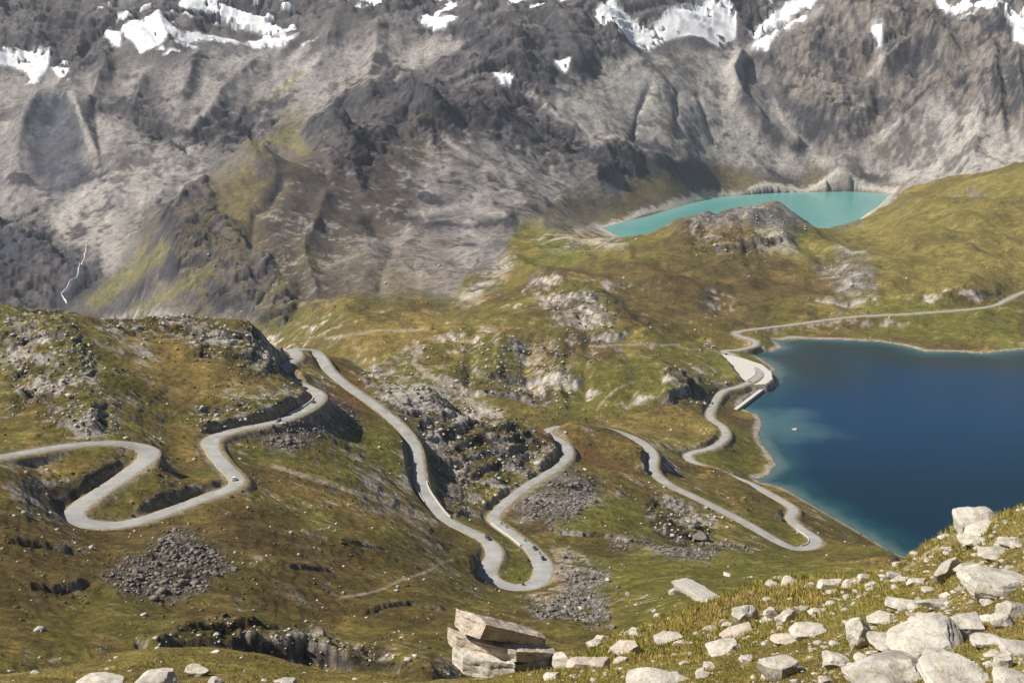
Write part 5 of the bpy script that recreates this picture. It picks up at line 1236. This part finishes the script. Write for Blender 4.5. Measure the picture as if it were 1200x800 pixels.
# ---------------------------------------------------------------- vehicles
def paint(name, c, rough=.35, metal=0):
    m = bpy.data.materials.new(name); nt, N, L, b = nodes(m)
    n1 = N.new('ShaderNodeTexNoise'); n1.inputs['Scale'].default_value = 3; mr = N.new('ShaderNodeMapRange'); mr.inputs[3].default_value = .85; mr.inputs[4].default_value = 1.1
    L.new(n1.outputs[0], mr.inputs[0]); vs = N.new('ShaderNodeVectorMath'); vs.operation = 'SCALE'; vs.inputs[0].default_value = c; L.new(mr.outputs[0], vs.inputs['Scale']); L.new(vs.outputs[0], b.inputs['Base Color'])
    b.inputs['Roughness'].default_value = rough; b.inputs['Metallic'].default_value = metal; return m
M_GLASS = paint('car_glass', (.02, .025, .03), .08); M_TYRE = paint('tyre_rubber', (.02, .02, .02), .85); M_RIM = paint('wheel_metal', (.45, .45, .47), .35, .8)
M_LAMP = paint('lamp_lens', (.75, .75, .7), .15); M_TAIL = paint('tail_lens', (.4, .02, .02), .2); M_BLACK = paint('black_trim', (.03, .03, .033), .5)
M_SKIN = paint('skin', (.5, .3, .22), .6); M_LEATH = paint('dark_leather', (.03, .03, .035), .5); M_HELM = paint('helmet_shell', (.6, .6, .62), .3); M_RED = paint('red_lacquer', (.4, .03, .02), .3)
def loft(name, secs, mat, parent, smooth=False):
    """closed body from cross-section rings"""
    n_ = len(secs[0]); vs = [p for s_ in secs for p in s_]; fs = []
    for i in range(len(secs) - 1):
        for k in range(n_): fs.append((i * n_ + k, i * n_ + (k + 1) % n_, (i + 1) * n_ + (k + 1) % n_, (i + 1) * n_ + k))
    fs.append(tuple(range(n_))[::-1]); fs.append(tuple((len(secs) - 1) * n_ + k for k in range(n_)))
    o = mesh_obj(name, vs, fs, mat, smooth, parent)
    bm = bmesh.new(); bm.from_mesh(o.data); bmesh.ops.recalc_face_normals(bm, faces=bm.faces); bm.to_mesh(o.data); bm.free()
    return o
def wheel(parent, x, y, r, w):
    for nm, rr, ww, mt in (('wheel', r, w, M_TYRE),):
        secs = []
        for s_, k in ((-1, .82), (-.8, 1), (.8, 1), (1, .82)):
            secs.append([(x + rr * k * math.cos(a * math.pi / 7), y + s_ * ww / 2, r + rr * k * math.sin(a * math.pi / 7)) for a in range(14)])
        t = loft(nm, secs, mt, parent, True)
        secs = [[(x + rr * .6 * math.cos(a * math.pi / 5), y + s_ * ww / 2 * 1.06, r + rr * .6 * math.sin(a * math.pi / 5)) for a in range(10)] for s_ in (-1, 1)]
        loft('rim', secs, M_RIM, t)
def car(loc, rz, mat, label, group, L_=4.2, W_=1.75, H_=1.48, van=False, slope=0.0):
    root = empty('van' if van else 'car', loc, rz); root.rotation_euler = (0, -slope, rz)
    tag(root, label, 'van' if van else 'car', group)
    hb = H_ * (.62 if not van else .55); w = W_ / 2; g0 = .22
    xs = [(-.5, .45, .8, .86), (-.47, .30, 1, .95), (-.2, .2, 1, 1), (.15, .2, 1, 1), (.40, .24, .98, .93), (.48, .32, .94, .78), (.5, .42, .8, .68)]
    secs = []
    for fx, zb, kw, kh in xs:
        if van: kh = min(1, kh * 1.1)
        x = fx * L_; ww = w * kw; z1 = hb * kh
        secs.append([(x, -ww * .92, zb), (x, -ww, zb + .15), (x, -ww, z1 - .15), (x, -ww * .88, z1), (x, ww * .88, z1), (x, ww, z1 - .15), (x, ww, zb + .15), (x, ww * .92, zb)])
    loft('body', secs, mat, root)
    x0, x1, x2, x3 = (-.47, -.40, .12, .30) if not van else (-.49, -.48, .30, .42)
    def ring(x, ww, z): return [(x, -ww, z), (x, ww, z)]
    # glasshouse then roof
    a, b_ = hb * .96, H_ - .05
    V_ = [(x0 * L_, -w * .9, a), (x0 * L_, w * .9, a), (x3 * L_, w * .88, a), (x3 * L_, -w * .88, a), (x1 * L_, -w * .76, b_), (x1 * L_, w * .76, b_), (x2 * L_, w * .74, b_), (x2 * L_, -w * .74, b_)]
    mesh_obj('windows', V_, [(0, 1, 2, 3)[::-1], (4, 5, 6, 7), (0, 1, 5, 4), (1, 2, 6, 5), (2, 3, 7, 6), (3, 0, 4, 7)], mat if False else M_GLASS, parent=root)
    V_ = [(x1 * L_ - .05, -w * .79, b_ - .03), (x1 * L_ - .05, w * .79, b_ - .03), (x2 * L_ + .06, w * .77, b_ - .03), (x2 * L_ + .06, -w * .77, b_ - .03), (x1 * L_ + .05, -w * .7, H_), (x1 * L_ + .05, w * .7, H_), (x2 * L_ - .08, w * .68, H_), (x2 * L_ - .08, -w * .68, H_)]
    mesh_obj('roof', V_, [(0, 1, 2, 3)[::-1], (4, 5, 6, 7), (0, 1, 5, 4), (1, 2, 6, 5), (2, 3, 7, 6), (3, 0, 4, 7)], mat, parent=root)
    for fx in (-.31, .31):
        for sy in (-1, 1): wheel(root, fx * L_, sy * (w - .1), .32, .22)
    for sy in (-1, 1):
        boxm('headlight', L_ * .485, sy * w * .68, .5, .66, .08, .3, 0, M_LAMP, root); boxm('tail_light', -L_ * .49, sy * w * .72, .62, .82, .08, .24, 0, M_TAIL, root)
    boxm('bumper', L_ * .495, 0, .28, .42, .1, W_ * .8, 0, M_BLACK, root)
    return root
def skin_fig(name, pts, edges, radii, mat, parent=None, sub=1):
    me = bpy.data.meshes.new(name); me.from_pydata(pts, edges, []); me.materials.append(mat)
    o = bpy.data.objects.new(name, me); COL.objects.link(o)
    sk = o.modifiers.new('skin', 'SKIN'); sk.use_smooth_shade = True
    for i, r in enumerate(radii): me.skin_vertices[0].data[i].radius = (r, r) if not isinstance(r, tuple) else r
    me.skin_vertices[0].data[0].use_root = True
    if sub: m2 = o.modifiers.new('sub', 'SUBSURF'); m2.levels = sub; m2.render_levels = sub
    if parent: o.parent = parent
    return o
def motorbike(loc, rz, mat, lab_b, lab_p, group, slope=0.0):
    root = empty('motorcycle', loc, rz); root.rotation_euler = (0, -slope, rz); tag(root, lab_b, 'motorcycle', group)
    wheel(root, .72, 0, .32, .14); wheel(root, -.70, 0, .32, .17)
    loft('body', [[(x, -w_, z0), (x, -w_, z1), (x, w_, z1), (x, w_, z0)] for x, w_, z0, z1 in ((-.75, .06, .72, .86), (-.35, .14, .40, .82), (.05, .17, .32, .95), (.35, .15, .38, 1.0), (.62, .10, .62, 1.0))], mat, root)
    boxm('seat', -.28, 0, .84, .92, .7, .26, 0, M_BLACK, root); boxm('fork', .64, 0, .3, .95, .08, .22, 0, M_RIM, root); boxm('windshield', .55, 0, .98, 1.25, .05, .34, 0, M_GLASS, root)
    boxm('handlebar', .42, 0, 1.02, 1.07, .05, .7, 0, M_BLACK, root); boxm('pannier', -.6, .27, .5, .8, .42, .2, 0, M_BLACK, root); boxm('pannier', -.6, -.27, .5, .8, .42, .2, 0, M_BLACK, root)
    pr = empty('person', loc, rz); pr.rotation_euler = (0, -slope, rz); tag(pr, lab_p, 'person', 'riders on the motorcycles')
    pts = [(-.25, 0, .98), (-.2, 0, 1.2), (-.1, 0, 1.42), (-.02, 0, 1.55), (.02, 0, 1.66), (.06, 0, 1.76)]
    ed = [(0, 1), (1, 2), (2, 3), (3, 4), (4, 5)]; rad = [.17, .16, .19, .08, .1, .08]
    for s_ in (-1, 1):
        k = len(pts); pts += [(-.08, .2 * s_, 1.42), (.1, .28 * s_, 1.2), (.36, .27 * s_, 1.09), (.42, .27 * s_, 1.08)]; ed += [(2, k), (k, k + 1), (k + 1, k + 2), (k + 2, k + 3)]; rad += [.08, .06, .045, .04]
        k = len(pts); pts += [(-.2, .12 * s_, .95), (.16, .22 * s_, .82), (.02, .22 * s_, .42), (.14, .22 * s_, .36)]; ed += [(0, k), (k, k + 1), (k + 1, k + 2), (k + 2, k + 3)]; rad += [.1, .085, .06, .045]
    skin_fig('body', pts, ed, rad, M_LEATH, pr)
    bm = bmesh.new(); bmesh.ops.create_icosphere(bm, subdivisions=2, radius=.16, matrix=Matrix.Translation((.06, 0, 1.76)) @ Matrix.Diagonal((1.1, .9, 1.05, 1)))
    me = bpy.data.meshes.new('helmet'); bm.to_mesh(me); bm.free(); me.materials.append(M_HELM); ho = bpy.data.objects.new('helmet', me); COL.objects.link(ho); ho.parent = pr
    return root
def on_road(u, v, side=0.0, fwd=True, lo=0):
    k = idx_near(u, v, lo); t_ = dR[k]; s_ = 1 if fwd else -1
    sl = (ROAD[min(k + 3, len(ROAD) - 1), 2] - ROAD[max(k - 3, 0), 2]) / 12 * s_
    return (ROAD[k, 0] + NR[k, 0] * side, ROAD[k, 1] + NR[k, 1] * side, ROAD[k, 2] + .17), math.atan2(t_[1] * s_, t_[0] * s_), sl
def P_(n_, c): return paint(n_, c, .3)
CG = 'cars on the hairpin road'
for u, v, side, fwd, c, lb in [
    (570, 630, 1.5, True, (.05, .055, .06), 'dark car driving down towards the lower hairpin'),
    (625, 643, -1.4, False, (.06, .065, .075), 'dark grey car climbing, third from the end of the hairpin queue'),
    (631, 656, -1.5, False, (.02, .022, .03), 'black car at the lower end of the hairpin queue'),
    (366, 468, 1.2, True, (.16, .17, .18), 'grey car on the bend under the rocky left hill'),
    (322, 490, -1.2, False, (.25, .26, .27), 'silver grey car by the masonry buttress'),
    (276, 563, 1.2, True, (.7, .7, .7), 'small white car on the bend above the left hairpin'),
    (837, 474, 1.2, False, (.1, .11, .12), 'dark car on the lakeside road below the car park'),
]:
    loc, rz, sl = on_road(u, v, side, fwd)
    car(loc, rz, P_('car_paint', c), lb, CG, slope=sl)
def at_z(u, v, z): return road_pt(u, v, z)
for u, v, rz, c, lb in [(851, 415.5, 20, (.02, .02, .025), 'dark car parked at the top end of the gravel car park'), (879, 448.5, -30, (.03, .03, .035), 'dark car parked at the lake end of the gravel car park')]:
    x, y, z = at_z(u, v, 8.0); car((x, y, 8.0), R(rz), P_('car_paint', c), lb, CG)
for u, v, rz, lb in [(828, 406, 15, 'white camper van parked left of the other by the upper car park'), (836, 408, 25, 'white camper van parked nearer the car park entrance')]:
    q = hit(u, v, 1000); car((q.x, q.y, q.z + .1), R(rz), P_('van_paint', (.75, .75, .74)), lb, 'white camper vans by the car park', 6.4, 2.2, 2.8, True)
q = hit(841, 409.5, 1000); car((q.x, q.y, q.z + .1), R(-60), P_('car_paint', (.03, .03, .035)), 'black car parked next to the white camper vans', CG)
MG = 'motorcycles on the road'
for u, v, side, fwd, c, a_, b_ in [
    (585, 614, -1.3, False, (.35, .03, .02), 'red motorcycle at the upper end of the hairpin queue', 'rider in dark leathers on the uppermost red motorcycle'),
    (590, 620, -1.5, False, (.03, .03, .035), 'black motorcycle second in the hairpin queue', 'rider in dark leathers on the second, black motorcycle'),
    (613, 636, -1.4, False, (.05, .06, .09), 'dark blue motorcycle just ahead of the queued cars', 'rider in dark leathers just ahead of the queued cars'),
    (629, 650, -1.6, False, (.3, .3, .32), 'silver motorcycle between the two queued cars', 'rider in dark leathers between the two queued cars'),
    (617, 684, 2.2, False, (.04, .04, .04), 'black motorcycle leaning into the inside of the lower hairpin', 'rider in dark leathers inside the lower hairpin bend'),
    (354, 452, 1.0, True, (.03, .03, .03), 'black motorcycle on the zigzag under the rocky left hill', 'rider in dark leathers on the zigzag under the left hill'),
]:
    loc, rz, sl = on_road(u, v, side, fwd); motorbike(loc, rz, P_('tank_paint', c), a_, b_, MG, sl)
# ---------------------------------------------------------------- air
hz = bpy.data.materials.new('haze'); hz.use_nodes = True; N = hz.node_tree.nodes; L = hz.node_tree.links
for nn in list(N): N.remove(nn)
out = N.new('ShaderNodeOutputMaterial'); pv = N.new('ShaderNodeVolumePrincipled'); pv.inputs['Color'].default_value = (.80, .89, 1, 1); pv.inputs['Density'].default_value = HAZE
pv.inputs['Anisotropy'].default_value = .2
L.new(pv.outputs[0], out.inputs['Volume'])
x_, ztop = 6200, float(GZ.max()) + 90; zb = float(GZ.min()) - 60
o = boxm('haze', 0, 4000, zb, ztop, 2 * x_, 8600, 0, hz); o['kind'] = 'stuff'; o['label'] = 'thin blue summer haze over the valley'
print('all', time.time() - T0, 'zmax', ztop)
